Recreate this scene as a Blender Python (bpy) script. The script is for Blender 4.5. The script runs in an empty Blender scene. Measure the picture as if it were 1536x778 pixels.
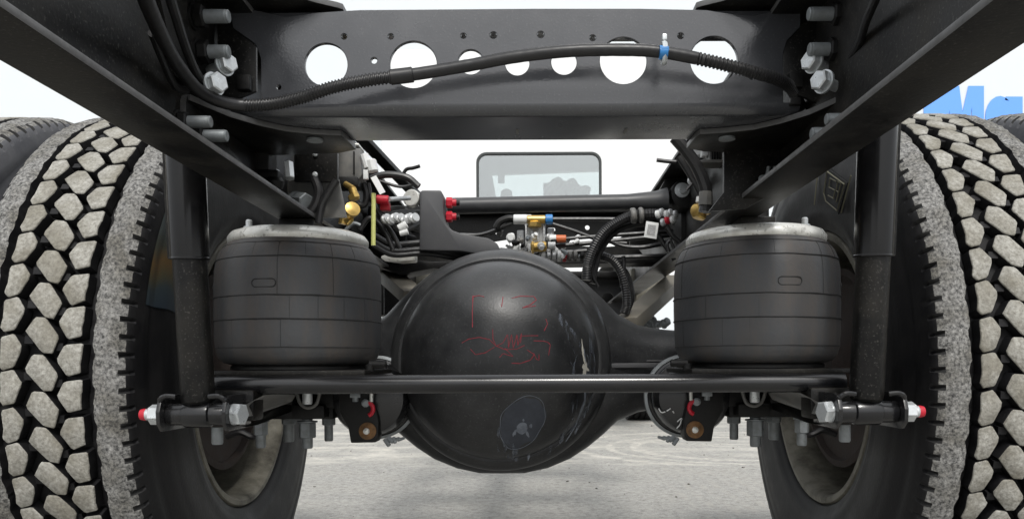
import bpy, bmesh, math, random
from math import sin, cos, pi, radians, sqrt, atan2
from mathutils import Vector, Matrix, noise
random.seed(7)
SC = bpy.context.scene
COL = SC.collection
# ------------------------------------------------------------------ camera
CZ = 0.54            # camera height above the ground
F = 1200.0           # focal length in photo pixels (photo 1536 wide)
PX, PY = 798.0, 545.0
ROLL = 0.004
cam = bpy.data.cameras.new('camera'); co = bpy.data.objects.new('camera', cam); COL.objects.link(co)
co.location = (0, 0, CZ); co.rotation_euler = (pi/2, ROLL, 0)
cam.sensor_width = 36; cam.lens = 36*F/1536
cam.shift_x = -(PX-768)/1536; cam.shift_y = (PY-389)/1536
cam.clip_start = 0.02; cam.clip_end = 600
SC.camera = co
# ------------------------------------------------------------------ world, sun, exposure
SUN_EL, SUN_AZ = radians(50), radians(172)     # azimuth clockwise from +Y: the light comes from behind the camera
w = bpy.data.worlds.new('World'); SC.world = w; w.use_nodes = True
nt = w.node_tree; bg = nt.nodes['Background']
sky = nt.nodes.new('ShaderNodeTexSky'); sky.sky_type = 'NISHITA'; sky.sun_disc = False
sky.sun_elevation = SUN_EL; sky.sun_rotation = SUN_AZ; sky.air_density = 1.0; sky.dust_density = 6.0; sky.ozone_density = 1.0
hs = nt.nodes.new('ShaderNodeHueSaturation'); hs.inputs['Saturation'].default_value = 0.22
mx = nt.nodes.new('ShaderNodeMixRGB'); mx.inputs[0].default_value = 0.55; mx.inputs[2].default_value = (10.5, 10.8, 11.2, 1)
nt.links.new(sky.outputs[0], hs.inputs['Color']); nt.links.new(hs.outputs[0], mx.inputs[1]); nt.links.new(mx.outputs[0], bg.inputs[0])
bg.inputs[1].default_value = 0.13
sl = bpy.data.lights.new('sun', 'SUN'); sl.energy = 1.8; sl.angle = radians(11); sl.color = (1, 0.97, 0.92)
so = bpy.data.objects.new('sun', sl); COL.objects.link(so)
sd = Vector((sin(SUN_AZ)*cos(SUN_EL), cos(SUN_AZ)*cos(SUN_EL), sin(SUN_EL)))
so.rotation_euler = sd.to_track_quat('Z', 'Y').to_euler(); so.location = (0, -3, 6)
SC.view_settings.view_transform = 'Standard'; SC.view_settings.look = 'None'
SC.view_settings.exposure = 0.02; SC.view_settings.gamma = 1.0

# ------------------------------------------------------------------ helpers
def P(px, py, Y):
    dx = (px-PX)/F; dy = (PY-py)/F; c, s = cos(ROLL), sin(ROLL)
    return Vector(((dx*c+dy*s)*Y, Y, (-dx*s+dy*c)*Y+CZ))
def hsh(*a): return noise.noise(Vector(a+(0,)*(3-len(a))))

def mat(name, base, rough=0.5, metal=0.0, dust=None, dust_amt=0.0, scale=30, bump=0.0, bscale=200, coat=0.0, rvar=0.12,
        spots=None, spot_amt=0.0, spot_scale=60, spec=0.5, up_dust_light=0.0, stretch=None):
    m = bpy.data.materials.new(name); m.use_nodes = True; t = m.node_tree; N = t.nodes; L = t.links
    b = N['Principled BSDF']; b.inputs['Roughness'].default_value = rough; b.inputs['Metallic'].default_value = metal
    b.inputs['Specular IOR Level'].default_value = spec
    if coat: b.inputs['Coat Weight'].default_value = coat; b.inputs['Coat Roughness'].default_value = 0.12
    tc = N.new('ShaderNodeTexCoord')
    n1 = N.new('ShaderNodeTexNoise'); n1.inputs['Scale'].default_value = scale; n1.inputs['Detail'].default_value = 8; n1.inputs['Roughness'].default_value = 0.65
    if stretch:
        mpp = N.new('ShaderNodeMapping'); mpp.inputs['Scale'].default_value = stretch; L.new(tc.outputs['Object'], mpp.inputs[0]); L.new(mpp.outputs[0], n1.inputs['Vector'])
    else: L.new(tc.outputs['Object'], n1.inputs['Vector'])
    col = None
    rgb = N.new('ShaderNodeRGB'); rgb.outputs[0].default_value = (*base, 1); col = rgb.outputs[0]
    if dust is not None:
        r = N.new('ShaderNodeMapRange'); r.inputs[1].default_value = 0.42; r.inputs[2].default_value = 0.72
        r.inputs[3].default_value = 0; r.inputs[4].default_value = dust_amt
        L.new(n1.outputs['Fac'], r.inputs[0])
        fac = r.outputs[0]
        if up_dust_light:
            g = N.new('ShaderNodeNewGeometry'); sp = N.new('ShaderNodeSeparateXYZ'); L.new(g.outputs['Normal'], sp.inputs[0])
            mr = N.new('ShaderNodeMapRange'); mr.inputs[1].default_value = 0.1; mr.inputs[2].default_value = 1; mr.inputs[4].default_value = up_dust_light
            L.new(sp.outputs['Z'], mr.inputs[0])
            ad = N.new('ShaderNodeMath'); ad.operation = 'ADD'; ad.use_clamp = True; L.new(fac, ad.inputs[0]); L.new(mr.outputs[0], ad.inputs[1]); fac = ad.outputs[0]
        mixd = N.new('ShaderNodeMixRGB'); mixd.inputs[2].default_value = (*dust, 1)
        L.new(fac, mixd.inputs[0]); L.new(col, mixd.inputs[1]); col = mixd.outputs[0]
    if spots is not None:
        v = N.new('ShaderNodeTexNoise'); v.inputs['Scale'].default_value = spot_scale; v.inputs['Detail'].default_value = 4; L.new(tc.outputs['Object'], v.inputs['Vector'])
        r2 = N.new('ShaderNodeMapRange'); r2.inputs[1].default_value = 0.6; r2.inputs[2].default_value = 0.68; r2.inputs[4].default_value = spot_amt
        L.new(v.outputs['Fac'], r2.inputs[0])
        m2 = N.new('ShaderNodeMixRGB'); m2.inputs[2].default_value = (*spots, 1); L.new(r2.outputs[0], m2.inputs[0]); L.new(col, m2.inputs[1]); col = m2.outputs[0]
    L.new(col, b.inputs['Base Color'])
    rr = N.new('ShaderNodeMapRange'); rr.inputs[1].default_value = 0.3; rr.inputs[2].default_value = 0.75
    rr.inputs[3].default_value = max(0.03, rough-rvar*0.5); rr.inputs[4].default_value = min(1, rough+rvar)
    L.new(n1.outputs['Fac'], rr.inputs[0]); L.new(rr.outputs[0], b.inputs['Roughness'])
    if bump:
        n2 = N.new('ShaderNodeTexNoise'); n2.inputs['Scale'].default_value = bscale; n2.inputs['Detail'].default_value = 6
        L.new(tc.outputs['Object'], n2.inputs['Vector'])
        bp = N.new('ShaderNodeBump'); bp.inputs['Strength'].default_value = bump; bp.inputs['Distance'].default_value = 0.002
        L.new(n2.outputs['Fac'], bp.inputs['Height']); L.new(bp.outputs[0], b.inputs['Normal'])
    return m
DUST = (0.055, 0.052, 0.048)
M = dict(
 black=mat('black_paint', (0.006,0.0063,0.0075), 0.22, dust=DUST, dust_amt=0.12, scale=9, coat=0.2, bump=0.04, bscale=500, up_dust_light=0.10),
 dome=mat('cover_paint', (0.011,0.0115,0.0128), 0.38, spec=0.5, dust=(0.075,0.077,0.078), dust_amt=0.35, scale=13, bump=0.14, bscale=260, spots=(0.12,0.12,0.12), spot_amt=0.25, spot_scale=240, up_dust_light=0.55),  # top lightening is upward dust plus sky light put into the colour
 gloss=mat('gloss_black', (0.004,0.004,0.0045), 0.17, dust=DUST, dust_amt=0.06, scale=20, spec=0.4, rvar=0.06),
 frame=mat('frame_paint', (0.0045,0.0045,0.0045), 0.36, dust=(0.042,0.038,0.031), dust_amt=0.45, scale=11, bump=0.12, bscale=200, spots=(0.16,0.155,0.14), spot_amt=0.22, spot_scale=300, spec=0.24, up_dust_light=0.25),
 beam=mat('crossmember_paint', (0.045,0.047,0.052), 0.17, spec=0.9, dust=(0.08,0.083,0.09), dust_amt=0.35, rvar=0.22, scale=7, bump=0.08, bscale=300, spots=(0.2,0.2,0.2), spot_amt=0.12, spot_scale=300, up_dust_light=0.1),
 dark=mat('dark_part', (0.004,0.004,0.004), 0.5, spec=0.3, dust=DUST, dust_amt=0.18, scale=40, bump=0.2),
 cast=mat('cast_iron_paint', (0.055,0.056,0.060), 0.5, dust=(0.09,0.09,0.09), dust_amt=0.4, scale=25, bump=0.15, bscale=500, up_dust_light=0.4),
 rod=mat('rod_paint', (0.030,0.031,0.033), 0.38, dust=(0.08,0.08,0.08), dust_amt=0.3, up_dust_light=0.4),
 bag=mat('bellows_rubber', (0.042,0.044,0.047), 0.5, dust=(0.075,0.060,0.048), dust_amt=0.75, scale=26, stretch=(1,1,0.22), bump=0.25, bscale=130, up_dust_light=0.15),
 seam=mat('mould_line', (0.012,0.012,0.012), 0.7),
 rubber=mat('tyre_rubber', (0.009,0.009,0.010), 0.5, dust=(0.030,0.029,0.029), dust_amt=0.5, spec=0.22, scale=18, bump=0.2, bscale=150),
 litdustyrubber=mat('lit_dusty_sidewall', (0.085,0.087,0.095), 0.7, dust=(0.15,0.15,0.155), dust_amt=0.6, spec=0.2, scale=14, bump=0.2, bscale=150),  # greyer rubber copy: dust plus the light on the outer tyres, painted in
 hose=mat('hose_plastic', (0.012,0.012,0.013), 0.38, dust=DUST, dust_amt=0.2, scale=60),
 zinc=mat('zinc_bolt', (0.62,0.65,0.66), 0.30, 0.45, dust=(0.2,0.2,0.19), dust_amt=0.3, scale=90, bump=0.1),
 zincdull=mat('dull_zinc', (0.24,0.26,0.27), 0.5, 0.3, dust=(0.12,0.12,0.11), dust_amt=0.5, scale=70, bump=0.2),
 steelpaint=mat('bead_plate_steel', (0.72,0.72,0.68), 0.3, 0.35, dust=(0.44,0.42,0.37), dust_amt=0.6, scale=40, bump=0.15, spots=(0.1,0.09,0.07), spot_amt=0.5, spot_scale=130),
 rim=mat('rim_paint', (0.19,0.18,0.145), 0.6, 0.1, dust=(0.040,0.035,0.025), dust_amt=1.0, scale=14, bump=0.3),
 drum=mat('brake_drum_iron', (0.030,0.022,0.019), 0.8, dust=(0.06,0.04,0.032), dust_amt=0.4, scale=30, bump=0.4),
 brass=mat('brass', (0.62,0.42,0.13), 0.32, 0.85, dust=(0.25,0.18,0.08), dust_amt=0.3, scale=120),
 red=mat('red_paint', (0.50,0.012,0.03), 0.4, dust=(0.3,0.02,0.03), dust_amt=0.3),
 orange=mat('orange_collar', (0.65,0.16,0.05), 0.4),
 bluep=mat('blue_clip', (0.03,0.20,0.50), 0.4),
 white=mat('white_plastic', (0.72,0.73,0.72), 0.4, dust=(0.5,0.5,0.48), dust_amt=0.3),
 alu=mat('cast_aluminium', (0.55,0.56,0.56), 0.38, 0.5, dust=(0.3,0.3,0.3), dust_amt=0.4, scale=70, bump=0.3),
 grey=mat('grey_plastic', (0.12,0.12,0.115), 0.5, dust=(0.25,0.23,0.2), dust_amt=0.4, scale=50),
 chalk=mat('red_chalk', (0.30,0.035,0.05), 0.9),
 beige=mat('undercoated_arm', (0.17,0.155,0.125), 0.6, dust=(0.25,0.23,0.19), dust_amt=0.5, scale=20, bump=0.3),
 yellow=mat('yellow_green_rod', (0.60,0.62,0.22), 0.4),
 cab=mat('cab_white_paint', (0.80,0.81,0.81), 0.25, coat=0.5, rvar=0.05),
 cabin=mat('cab_interior', (0.66,0.72,0.71), 0.8, dust=(0.70,0.75,0.74), dust_amt=0.3),
 film=mat('plastic_film', (0.93,0.95,0.94), 0.35),
 seal=mat('window_rubber', (0.04,0.045,0.045), 0.6),
 wall=mat('building_white', (0.68,0.72,0.75), 0.7, dust=(0.65,0.69,0.72), dust_amt=0.5, scale=1),
 blue=mat('blue_sign_letter', (0.14,0.36,0.90), 0.5),
 greasegrey=mat('grey_smear', (0.15,0.17,0.20), 0.5, dust=(0.07,0.08,0.1), dust_amt=0.9, scale=60),
 chip=mat('bare_metal_chip', (0.55,0.53,0.47), 0.5, 0.2),
 rust=mat('rusty_washer', (0.20,0.10,0.035), 0.7, dust=(0.04,0.03,0.02), dust_amt=0.8, scale=90),
)
# dusty tread faces
def tread_mat(name, base, dark, amt, scale):
    m = bpy.data.materials.new(name); m.use_nodes = True; t = m.node_tree; N = t.nodes; L = t.links; b = N['Principled BSDF']
    tc = N.new('ShaderNodeTexCoord'); n = N.new('ShaderNodeTexNoise'); n.inputs['Scale'].default_value = scale; n.inputs['Detail'].default_value = 9; n.inputs['Roughness'].default_value = 0.7
    g = N.new('ShaderNodeNewGeometry'); L.new(g.outputs['Position'], n.inputs['Vector'])
    r = N.new('ShaderNodeMapRange'); r.inputs[1].default_value = 0.36; r.inputs[2].default_value = 0.66; r.inputs[3].default_value = amt; r.inputs[4].default_value = 0
    L.new(n.outputs['Fac'], r.inputs[0])
    n3 = N.new('ShaderNodeTexNoise'); n3.inputs['Scale'].default_value = 22; n3.inputs['Detail'].default_value = 3; L.new(g.outputs['Position'], n3.inputs['Vector'])
    warm = N.new('ShaderNodeMixRGB'); warm.inputs[1].default_value = (*base, 1); warm.inputs[2].default_value = (base[0]*0.62, base[1]*0.60, base[2]*0.55, 1)
    r3 = N.new('ShaderNodeMapRange'); r3.inputs[1].default_value = 0.4; r3.inputs[2].default_value = 0.65; L.new(n3.outputs['Fac'], r3.inputs[0]); L.new(r3.outputs[0], warm.inputs[0])
    mxx = N.new('ShaderNodeMixRGB'); L.new(warm.outputs[0], mxx.inputs[1]); mxx.inputs[2].default_value = (*dark, 1)
    L.new(r.outputs[0], mxx.inputs[0]); L.new(mxx.outputs[0], b.inputs['Base Color'])
    b.inputs['Roughness'].default_value = 0.9; b.inputs['Specular IOR Level'].default_value = 0.3
    n2 = N.new('ShaderNodeTexNoise'); n2.inputs['Scale'].default_value = scale*1.2; n2.inputs['Detail'].default_value = 8; L.new(g.outputs['Position'], n2.inputs['Vector'])
    bp = N.new('ShaderNodeBump'); bp.inputs['Strength'].default_value = 0.5; bp.inputs['Distance'].default_value = 0.003; L.new(n2.outputs['Fac'], bp.inputs['Height']); L.new(bp.outputs[0], b.inputs['Normal'])
    return m
def film_smear():
    m = bpy.data.materials.new('thin_smear'); m.use_nodes = True; t = m.node_tree; N = t.nodes; L = t.links; b = N['Principled BSDF']
    tc = N.new('ShaderNodeTexCoord'); mp = N.new('ShaderNodeMapping'); mp.inputs['Scale'].default_value = (3,1,0.35); mp.inputs['Rotation'].default_value = (0,0.35,0); L.new(tc.outputs['Object'], mp.inputs[0])
    n = N.new('ShaderNodeTexNoise'); n.inputs['Scale'].default_value = 42; n.inputs['Detail'].default_value = 6; L.new(mp.outputs[0], n.inputs['Vector'])
    r = N.new('ShaderNodeMapRange'); r.inputs[1].default_value = 0.46; r.inputs[2].default_value = 0.62; r.inputs[4].default_value = 0.75; L.new(n.outputs['Fac'], r.inputs[0]); L.new(r.outputs[0], b.inputs['Alpha'])
    b.inputs['Base Color'].default_value = (0.11,0.125,0.15,1); b.inputs['Roughness'].default_value = 0.5
    return m
M['smear'] = film_smear()
M['tread'] = tread_mat('dusty_tread_face', (0.44,0.432,0.395), (0.13,0.12,0.10), 0.75, 170)
M['rib'] = tread_mat('dirty_shoulder_rib', (0.36,0.355,0.34), (0.035,0.035,0.035), 1.0, 190)

def glass_mat():
    m = bpy.data.materials.new('tinted_glass'); m.use_nodes = True; t = m.node_tree; N = t.nodes; L = t.links
    N.remove(N['Principled BSDF']); o = N['Material Output']
    tr = N.new('ShaderNodeBsdfTransparent'); tr.inputs[0].default_value = (0.80,0.87,0.86,1)
    gl = N.new('ShaderNodeBsdfGlossy'); gl.inputs['Roughness'].default_value = 0.03
    mix = N.new('ShaderNodeMixShader'); mix.inputs[0].default_value = 0.36
    L.new(tr.outputs[0], mix.inputs[1]); L.new(gl.outputs[0], mix.inputs[2]); L.new(mix.outputs[0], o.inputs[0]); return m
M['glass'] = glass_mat()

M['edge'] = mat('lit_cut_edge', (0.11,0.11,0.11), 0.45, dust=(0.05,0.05,0.05), dust_amt=0.6, scale=60)  # lighter than the frame paint: light caught by edges, put into the colour
def sharpen(bm, ang=32):
    for f in bm.faces: f.smooth = True
    a = radians(ang)
    for e in bm.edges:
        if len(e.link_faces) == 2:
            if e.calc_face_angle(0) > a: e.smooth = False
        else: e.smooth = False

class MB:
    def __init__(s): s.bm = bmesh.new(); s.mi = 0
    def _f(s, vs):
        try:
            f = s.bm.faces.new(vs); f.material_index = s.mi; return f
        except ValueError: return None
    def frame(s, d):
        d = Vector(d).normalized(); up = Vector((0,0,1)) if abs(d.z) < 0.9 else Vector((1,0,0))
        u = d.cross(up).normalized(); v = u.cross(d).normalized(); return d, u, v
    def lathe(s, o, axis, prof, n=32, cap=True, rot=0.0, mod=None, close=False):
        """prof: list of (r, t) : radius, distance along the axis"""
        o = Vector(o); d, u, v = s.frame(axis); rings = []
        for i, (r, t) in enumerate(prof):
            ring = []
            for k in range(n):
                a = 2*pi*k/n+rot; rr, tt = (r, t) if mod is None else mod(i, k, r, t)
                ring.append(s.bm.verts.new(o+d*tt+(u*cos(a)+v*sin(a))*rr))
            rings.append(ring)
        m = len(rings)
        for i in range(m if close else m-1):
            A, Bq = rings[i], rings[(i+1) % m]
            for k in range(n): s._f((A[k], A[(k+1)%n], Bq[(k+1)%n], Bq[k]))
        if cap and not close: s._f(rings[0]); s._f(rings[-1])
        return s
    def cyl(s, a, b, r, r2=None, n=20, bev=0.0, rot=0.0):
        a = Vector(a); b = Vector(b); L = (b-a).length; r2 = r if r2 is None else r2
        if bev: prof = [(r-bev,0),(r,bev),(r2,L-bev),(r2-bev,L)]
        else: prof = [(r,0),(r2,L)]
        return s.lathe(a, b-a, prof, n, rot=rot)
    def hexn(s, a, b, r, rot=0.3): 
        a = Vector(a); b = Vector(b); L = (b-a).length; e = min(0.0015, L*0.15)
        return s.lathe(a, b-a, [(r*0.86,0),(r,e),(r,L-e),(r*0.86,L)], 6, rot=rot)
    def tube(s, pts, r, n=10, sub=8, rf=None, flat=1.0, cap=True):
        pts = [Vector(p) for p in pts]; path = []
        if sub > 1 and len(pts) > 2:
            q = [pts[0]*2-pts[1]]+pts+[pts[-1]*2-pts[-2]]
            for i in range(1, len(q)-2):
                p0,p1,p2,p3 = q[i-1:i+3]
                for k in range(sub):
                    t = k/sub
                    path.append(0.5*((2*p1)+(p2-p0)*t+(2*p0-5*p1+4*p2-p3)*t*t+(3*p1-p0-3*p2+p3)*t**3))
            path.append(pts[-1])
        else: path = pts
        rings = []; u = None; N = len(path)
        for i, p in enumerate(path):
            d = (path[min(i+1,N-1)]-path[max(i-1,0)]).normalized()
            if u is None: _, u, v = s.frame(d)
            u = (u-d*u.dot(d)).normalized(); v = d.cross(u)
            rr = r if rf is None else rf(i, i/(N-1))
            rings.append([s.bm.verts.new(p+(u*cos(2*pi*k/n)+v*sin(2*pi*k/n)*flat)*rr) for k in range(n)])
        for i in range(N-1):
            for k in range(n): s._f((rings[i][k], rings[i][(k+1)%n], rings[i+1][(k+1)%n], rings[i+1][k]))
        if cap: s._f(rings[0]); s._f(rings[-1])
        return s
    def box(s, c, size, bev=0.0, rot=None):
        b = bmesh.new(); bmesh.ops.create_cube(b, size=1); bmesh.ops.scale(b, vec=size, verts=b.verts)
        if bev: bmesh.ops.bevel(b, geom=b.edges[:]+b.verts[:], offset=bev, segments=2, affect='EDGES', profile=0.6)
        if rot is not None: bmesh.ops.rotate(b, matrix=rot, verts=b.verts)
        bmesh.ops.translate(b, vec=Vector(c), verts=b.verts); s.merge(b); return s
    def merge(s, b):
        mp = {v: s.bm.verts.new(v.co) for v in b.verts}
        for f in b.faces:
            g = s._f([mp[v] for v in f.verts])
        b.free()
    def bar(s, a, b, wdt, hgt, up=(0,0,1), bev=0.0):
        a = Vector(a); b = Vector(b); d = (b-a); L = d.length; d.normalize(); u = Vector(up); u = (u-d*u.dot(d)).normalized(); v = d.cross(u)
        R = Matrix((v, d, u)).transposed(); s.box((a+b)/2, (wdt, L, hgt), bev, R.to_3x3()); return s
    def prism(s, poly, off, bev=0.0):
        """poly: list of 3D points (planar), extruded by the vector off"""
        b = bmesh.new(); vs = [b.verts.new(Vector(p)) for p in poly]; f = b.faces.new(vs)
        r = bmesh.ops.extrude_face_region(b, geom=[f]); bmesh.ops.translate(b, vec=Vector(off), verts=[g for g in r['geom'] if isinstance(g, bmesh.types.BMVert)])
        bmesh.ops.recalc_face_normals(b, faces=b.faces)
        if bev: bmesh.ops.bevel(b, geom=b.edges[:], offset=bev, segments=2, affect='EDGES', profile=0.6)
        s.merge(b); return s
    def mesh(s, name, mats, ang=32):
        bmesh.ops.recalc_face_normals(s.bm, faces=s.bm.faces); sharpen(s.bm, ang)
        me = bpy.data.meshes.new(name); s.bm.to_mesh(me); s.bm.free()
        for m in (mats if isinstance(mats, (list, tuple)) else [mats]): me.materials.append(m)
        return me
    def build(s, name, mats, parent=None, ang=32, label=None, kind=None): return link(name, s.mesh(name, mats, ang), parent, label, kind)
def link(name, me, parent=None, label=None, kind=None):
    o = bpy.data.objects.new(name, me); COL.objects.link(o)
    if parent is not None:
        o.parent = parent
        if parent.type == 'EMPTY': o.matrix_parent_inverse = Matrix.Translation(parent.location).inverted()
    if label: o['label'] = label
    if kind: o['kind'] = kind
    return o
def tag(o, label=None, cat=None, group=None, kind=None):
    for k, v in (('label',label),('category',cat),('group',group),('kind',kind)):
        if v: o[k] = v
    return o
def arc2(cx, cy, r, n=24, a0=0, a1=2*pi, rz=None):
    rz = rz or r
    return [(cx+r*cos(a0+(a1-a0)*k/n), cy+rz*sin(a0+(a1-a0)*k/n)) for k in range(n)]
def plate(outer, holes, y, thick, name, m, parent, bev=0.0008, label=None):
    """plate in the X-Z plane with real holes, its front face at y, going back by thick"""
    cu = bpy.data.curves.new(name, 'CURVE'); cu.dimensions = '2D'; cu.fill_mode = 'BOTH'; cu.extrude = thick/2-bev; cu.bevel_depth = bev; cu.bevel_resolution = 0
    for loop in [outer]+holes:
        sp = cu.splines.new('POLY'); sp.points.add(len(loop)-1); sp.use_cyclic_u = True
        for p, c in zip(sp.points, loop): p.co = (c[0], c[1], 0, 1)
    tmp = bpy.data.objects.new('tmp', cu); COL.objects.link(tmp)
    dg = bpy.context.evaluated_depsgraph_get(); me = bpy.data.meshes.new_from_object(tmp.evaluated_get(dg))
    bpy.data.objects.remove(tmp); bpy.data.curves.remove(cu)
    me.transform(Matrix.Translation((0, y+thick/2, 0)) @ Matrix.Rotation(pi/2, 4, 'X'))
    bm = bmesh.new(); bm.from_mesh(me); bmesh.ops.remove_doubles(bm, verts=bm.verts, dist=1e-5); sharpen(bm, 40); bm.normal_update()
    for f in bm.faces:
        if abs(f.normal.y) > 0.99: f.smooth = False
    bm.to_mesh(me); bm.free()
    me.materials.clear(); me.materials.append(m); me.name = name
    return link(name, me, parent, label)
def XZ(px, py, Y):
    p = P(px, py, Y); return (p.x, p.z)

# ------------------------------------------------------------------ the setting
def ground():
    m = bpy.data.materials.new('dusty_asphalt'); m.use_nodes = True; t = m.node_tree; N = t.nodes; L = t.links; b = N['Principled BSDF']
    g = N.new('ShaderNodeNewGeometry'); pos = g.outputs['Position']
    def nz(sc, det=6, rg=0.6, vec=None):
        n = N.new('ShaderNodeTexNoise'); n.inputs['Scale'].default_value = sc; n.inputs['Detail'].default_value = det; n.inputs['Roughness'].default_value = rg
        L.new(vec or pos, n.inputs['Vector']); return n.outputs['Fac']
    def mr(x, a, bb, c=0, d=1):
        r = N.new('ShaderNodeMapRange'); r.inputs[1].default_value = a; r.inputs[2].default_value = bb; r.inputs[3].default_value = c; r.inputs[4].default_value = d; L.new(x, r.inputs[0]); return r.outputs[0]
    def mixc(f, a, c2):
        x = N.new('ShaderNodeMixRGB'); L.new(f, x.inputs[0])
        if isinstance(a, tuple): x.inputs[1].default_value = (*a,1)
        else: L.new(a, x.inputs[1])
        x.inputs[2].default_value = (*c2,1); return x.outputs[0]
    def mth(op, a, bb):
        x = N.new('ShaderNodeMath'); x.operation = op; x.use_clamp = True
        for i, v in enumerate((a, bb)):
            if isinstance(v, (int, float)): x.inputs[i].default_value = v
            else: L.new(v, x.inputs[i])
        return x.outputs[0]
    c = mixc(mr(nz(170,4,0.85),0.38,0.62), (0.19,0.186,0.176), (0.43,0.42,0.39))
    c = mixc(mr(nz(2.2,7),0.40,0.68,0,0.6), c, (0.34,0.325,0.29))
    c = mixc(mr(nz(60,2,0.7),0.66,0.70,0,0.7), c, (0.09,0.085,0.08))
    c = mixc(mr(nz(85,3,0.8),0.66,0.72,0,0.8), c, (0.55,0.53,0.49))
    c = mixc(mr(nz(38,8,0.85),0.45,0.60,0,0.75), c, (0.52,0.51,0.475))
    c = mixc(mr(nz(24,9,0.85),0.50,0.64,0,0.7), c, (0.12,0.117,0.11))
    # pale dust beyond the pavement joint, swept in arcs by tyres
    sp = N.new('ShaderNodeSeparateXYZ'); L.new(pos, sp.inputs[0])
    beyond = mr(mth('ADD', mth('MULTIPLY', sp.outputs['Y'], 0.1), mth('MULTIPLY', nz(1.2,3), 0.02)), 0.430, 0.436)
    cx = N.new('ShaderNodeVectorMath'); cx.operation = 'SUBTRACT'; cx.inputs[1].default_value = (1.55, 6.2, 0); L.new(pos, cx.inputs[0])
    ln = N.new('ShaderNodeVectorMath'); ln.operation = 'LENGTH'; L.new(cx.outputs[0], ln.inputs[0])
    wob = N.new('ShaderNodeMath'); wob.operation = 'MULTIPLY_ADD'; wob.inputs[1].default_value = 1.1; L.new(nz(1.1,5), wob.inputs[0]); L.new(ln.outputs['Value'], wob.inputs[2])
    sn = N.new('ShaderNodeMath'); sn.operation = 'SINE'; ml = N.new('ShaderNodeMath'); ml.operation = 'MULTIPLY'; ml.inputs[1].default_value = 13; L.new(wob.outputs[0], ml.inputs[0]); L.new(ml.outputs[0], sn.inputs[0])
    arcs = mth('MULTIPLY', mr(sn.outputs[0],0.0,1.0,0,0.8), mr(nz(1.7,6),0.44,0.60))
    streak = N.new('ShaderNodeMapping'); streak.inputs['Scale'].default_value = (1.0, 2.6, 1); L.new(pos, streak.inputs[0])
    st = mr(nz(1.5,10,0.72,streak.outputs[0]),0.50,0.66)
    def ring_(cx0, cy0, rad, wd, sx=1.0):
        v = N.new('ShaderNodeVectorMath'); v.operation = 'SUBTRACT'; v.inputs[1].default_value = (cx0, cy0, 0); L.new(pos, v.inputs[0])
        l_ = N.new('ShaderNodeVectorMath'); l_.operation = 'LENGTH'; L.new(v.outputs[0], l_.inputs[0])
        w1 = N.new('ShaderNodeMath'); w1.operation = 'MULTIPLY_ADD'; w1.inputs[1].default_value = 0.10; L.new(nz(6,5), w1.inputs[0]); L.new(l_.outputs['Value'], w1.inputs[2])
        s1 = N.new('ShaderNodeMath'); s1.operation = 'SUBTRACT'; s1.inputs[1].default_value = rad+0.05; L.new(w1.outputs[0], s1.inputs[0])
        a1 = N.new('ShaderNodeMath'); a1.operation = 'ABSOLUTE'; L.new(s1.outputs[0], a1.inputs[0])
        return mth('MULTIPLY', mr(a1.outputs[0], wd*0.5, wd, 1, 0), mr(nz(9,8,0.8),0.40,0.57))
    rings_ = mth('MAXIMUM', mth('MAXIMUM', ring_(1.35,5.1,0.70,0.05), ring_(1.35,5.1,0.86,0.03)), mth('MAXIMUM', ring_(1.3,5.2,1.05,0.06), ring_(-1.25,4.9,0.33,0.11)))
    arcs = mth('MAXIMUM', mth('MULTIPLY', arcs, 0.6), rings_)
    dustf = mth('MULTIPLY', mth('MAXIMUM', arcs, st), mr(beyond,0,1,0.12,1))
    c = mixc(mth('MULTIPLY', dustf, 0.75), c, (0.66,0.63,0.56))
    # tyre prints running away on the right
    tp = N.new('ShaderNodeMath'); tp.operation = 'SINE'; t2 = N.new('ShaderNodeMath'); t2.operation = 'MULTIPLY'; t2.inputs[1].default_value = 95
    L.new(sp.outputs['X'], t2.inputs[0]); L.new(t2.outputs[0], tp.inputs[0])
    band = mth('MULTIPLY', mr(sp.outputs['X'],0.52,0.58), mr(sp.outputs['X'],1.0,1.06,1,0))
    c = mixc(mth('MULTIPLY', mth('MULTIPLY', mr(tp.outputs[0],-0.2,0.7), band), mr(nz(9,6),0.4,0.62,0.0,0.55)), c, (0.42,0.40,0.36))
    L.new(c, b.inputs['Base Color']); b.inputs['Roughness'].default_value = 0.85
    bp = N.new('ShaderNodeBump'); bp.inputs['Strength'].default_value = 0.8; bp.inputs['Distance'].default_value = 0.006; L.new(nz(150,6,0.75), bp.inputs['Height']); L.new(bp.outputs[0], b.inputs['Normal'])
    bm = bmesh.new(); bmesh.ops.create_grid(bm, x_segments=8, y_segments=8, size=200); me = bpy.data.meshes.new('ground'); bm.to_mesh(me); bm.free(); me.materials.append(m)
    o = bpy.data.objects.new('ground', me); COL.objects.link(o); o['kind'] = 'structure'
    mb = MB()
    for i in range(150):
        x = random.uniform(-1.6,1.6); y = random.uniform(2.2,7); r = random.choice((1,1,1,2.2))*random.uniform(0.0012,0.003)*(0.6+y/6)
        b2 = bmesh.new(); bmesh.ops.create_icosphere(b2, subdivisions=1, radius=r)
        for v in b2.verts: v.co += Vector((random.uniform(-1,1),random.uniform(-1,1),random.uniform(-1,1)))*r*0.35; v.co.z *= 0.6
        bmesh.ops.translate(b2, vec=(x,y,r*0.4), verts=b2.verts); mb.merge(b2)
    tag(mb.build('gravel', mat('gravel_stone',(0.20,0.19,0.175),0.9)), 'loose grit scattered over the dusty pavement', None, None, 'stuff')
ground()

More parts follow.
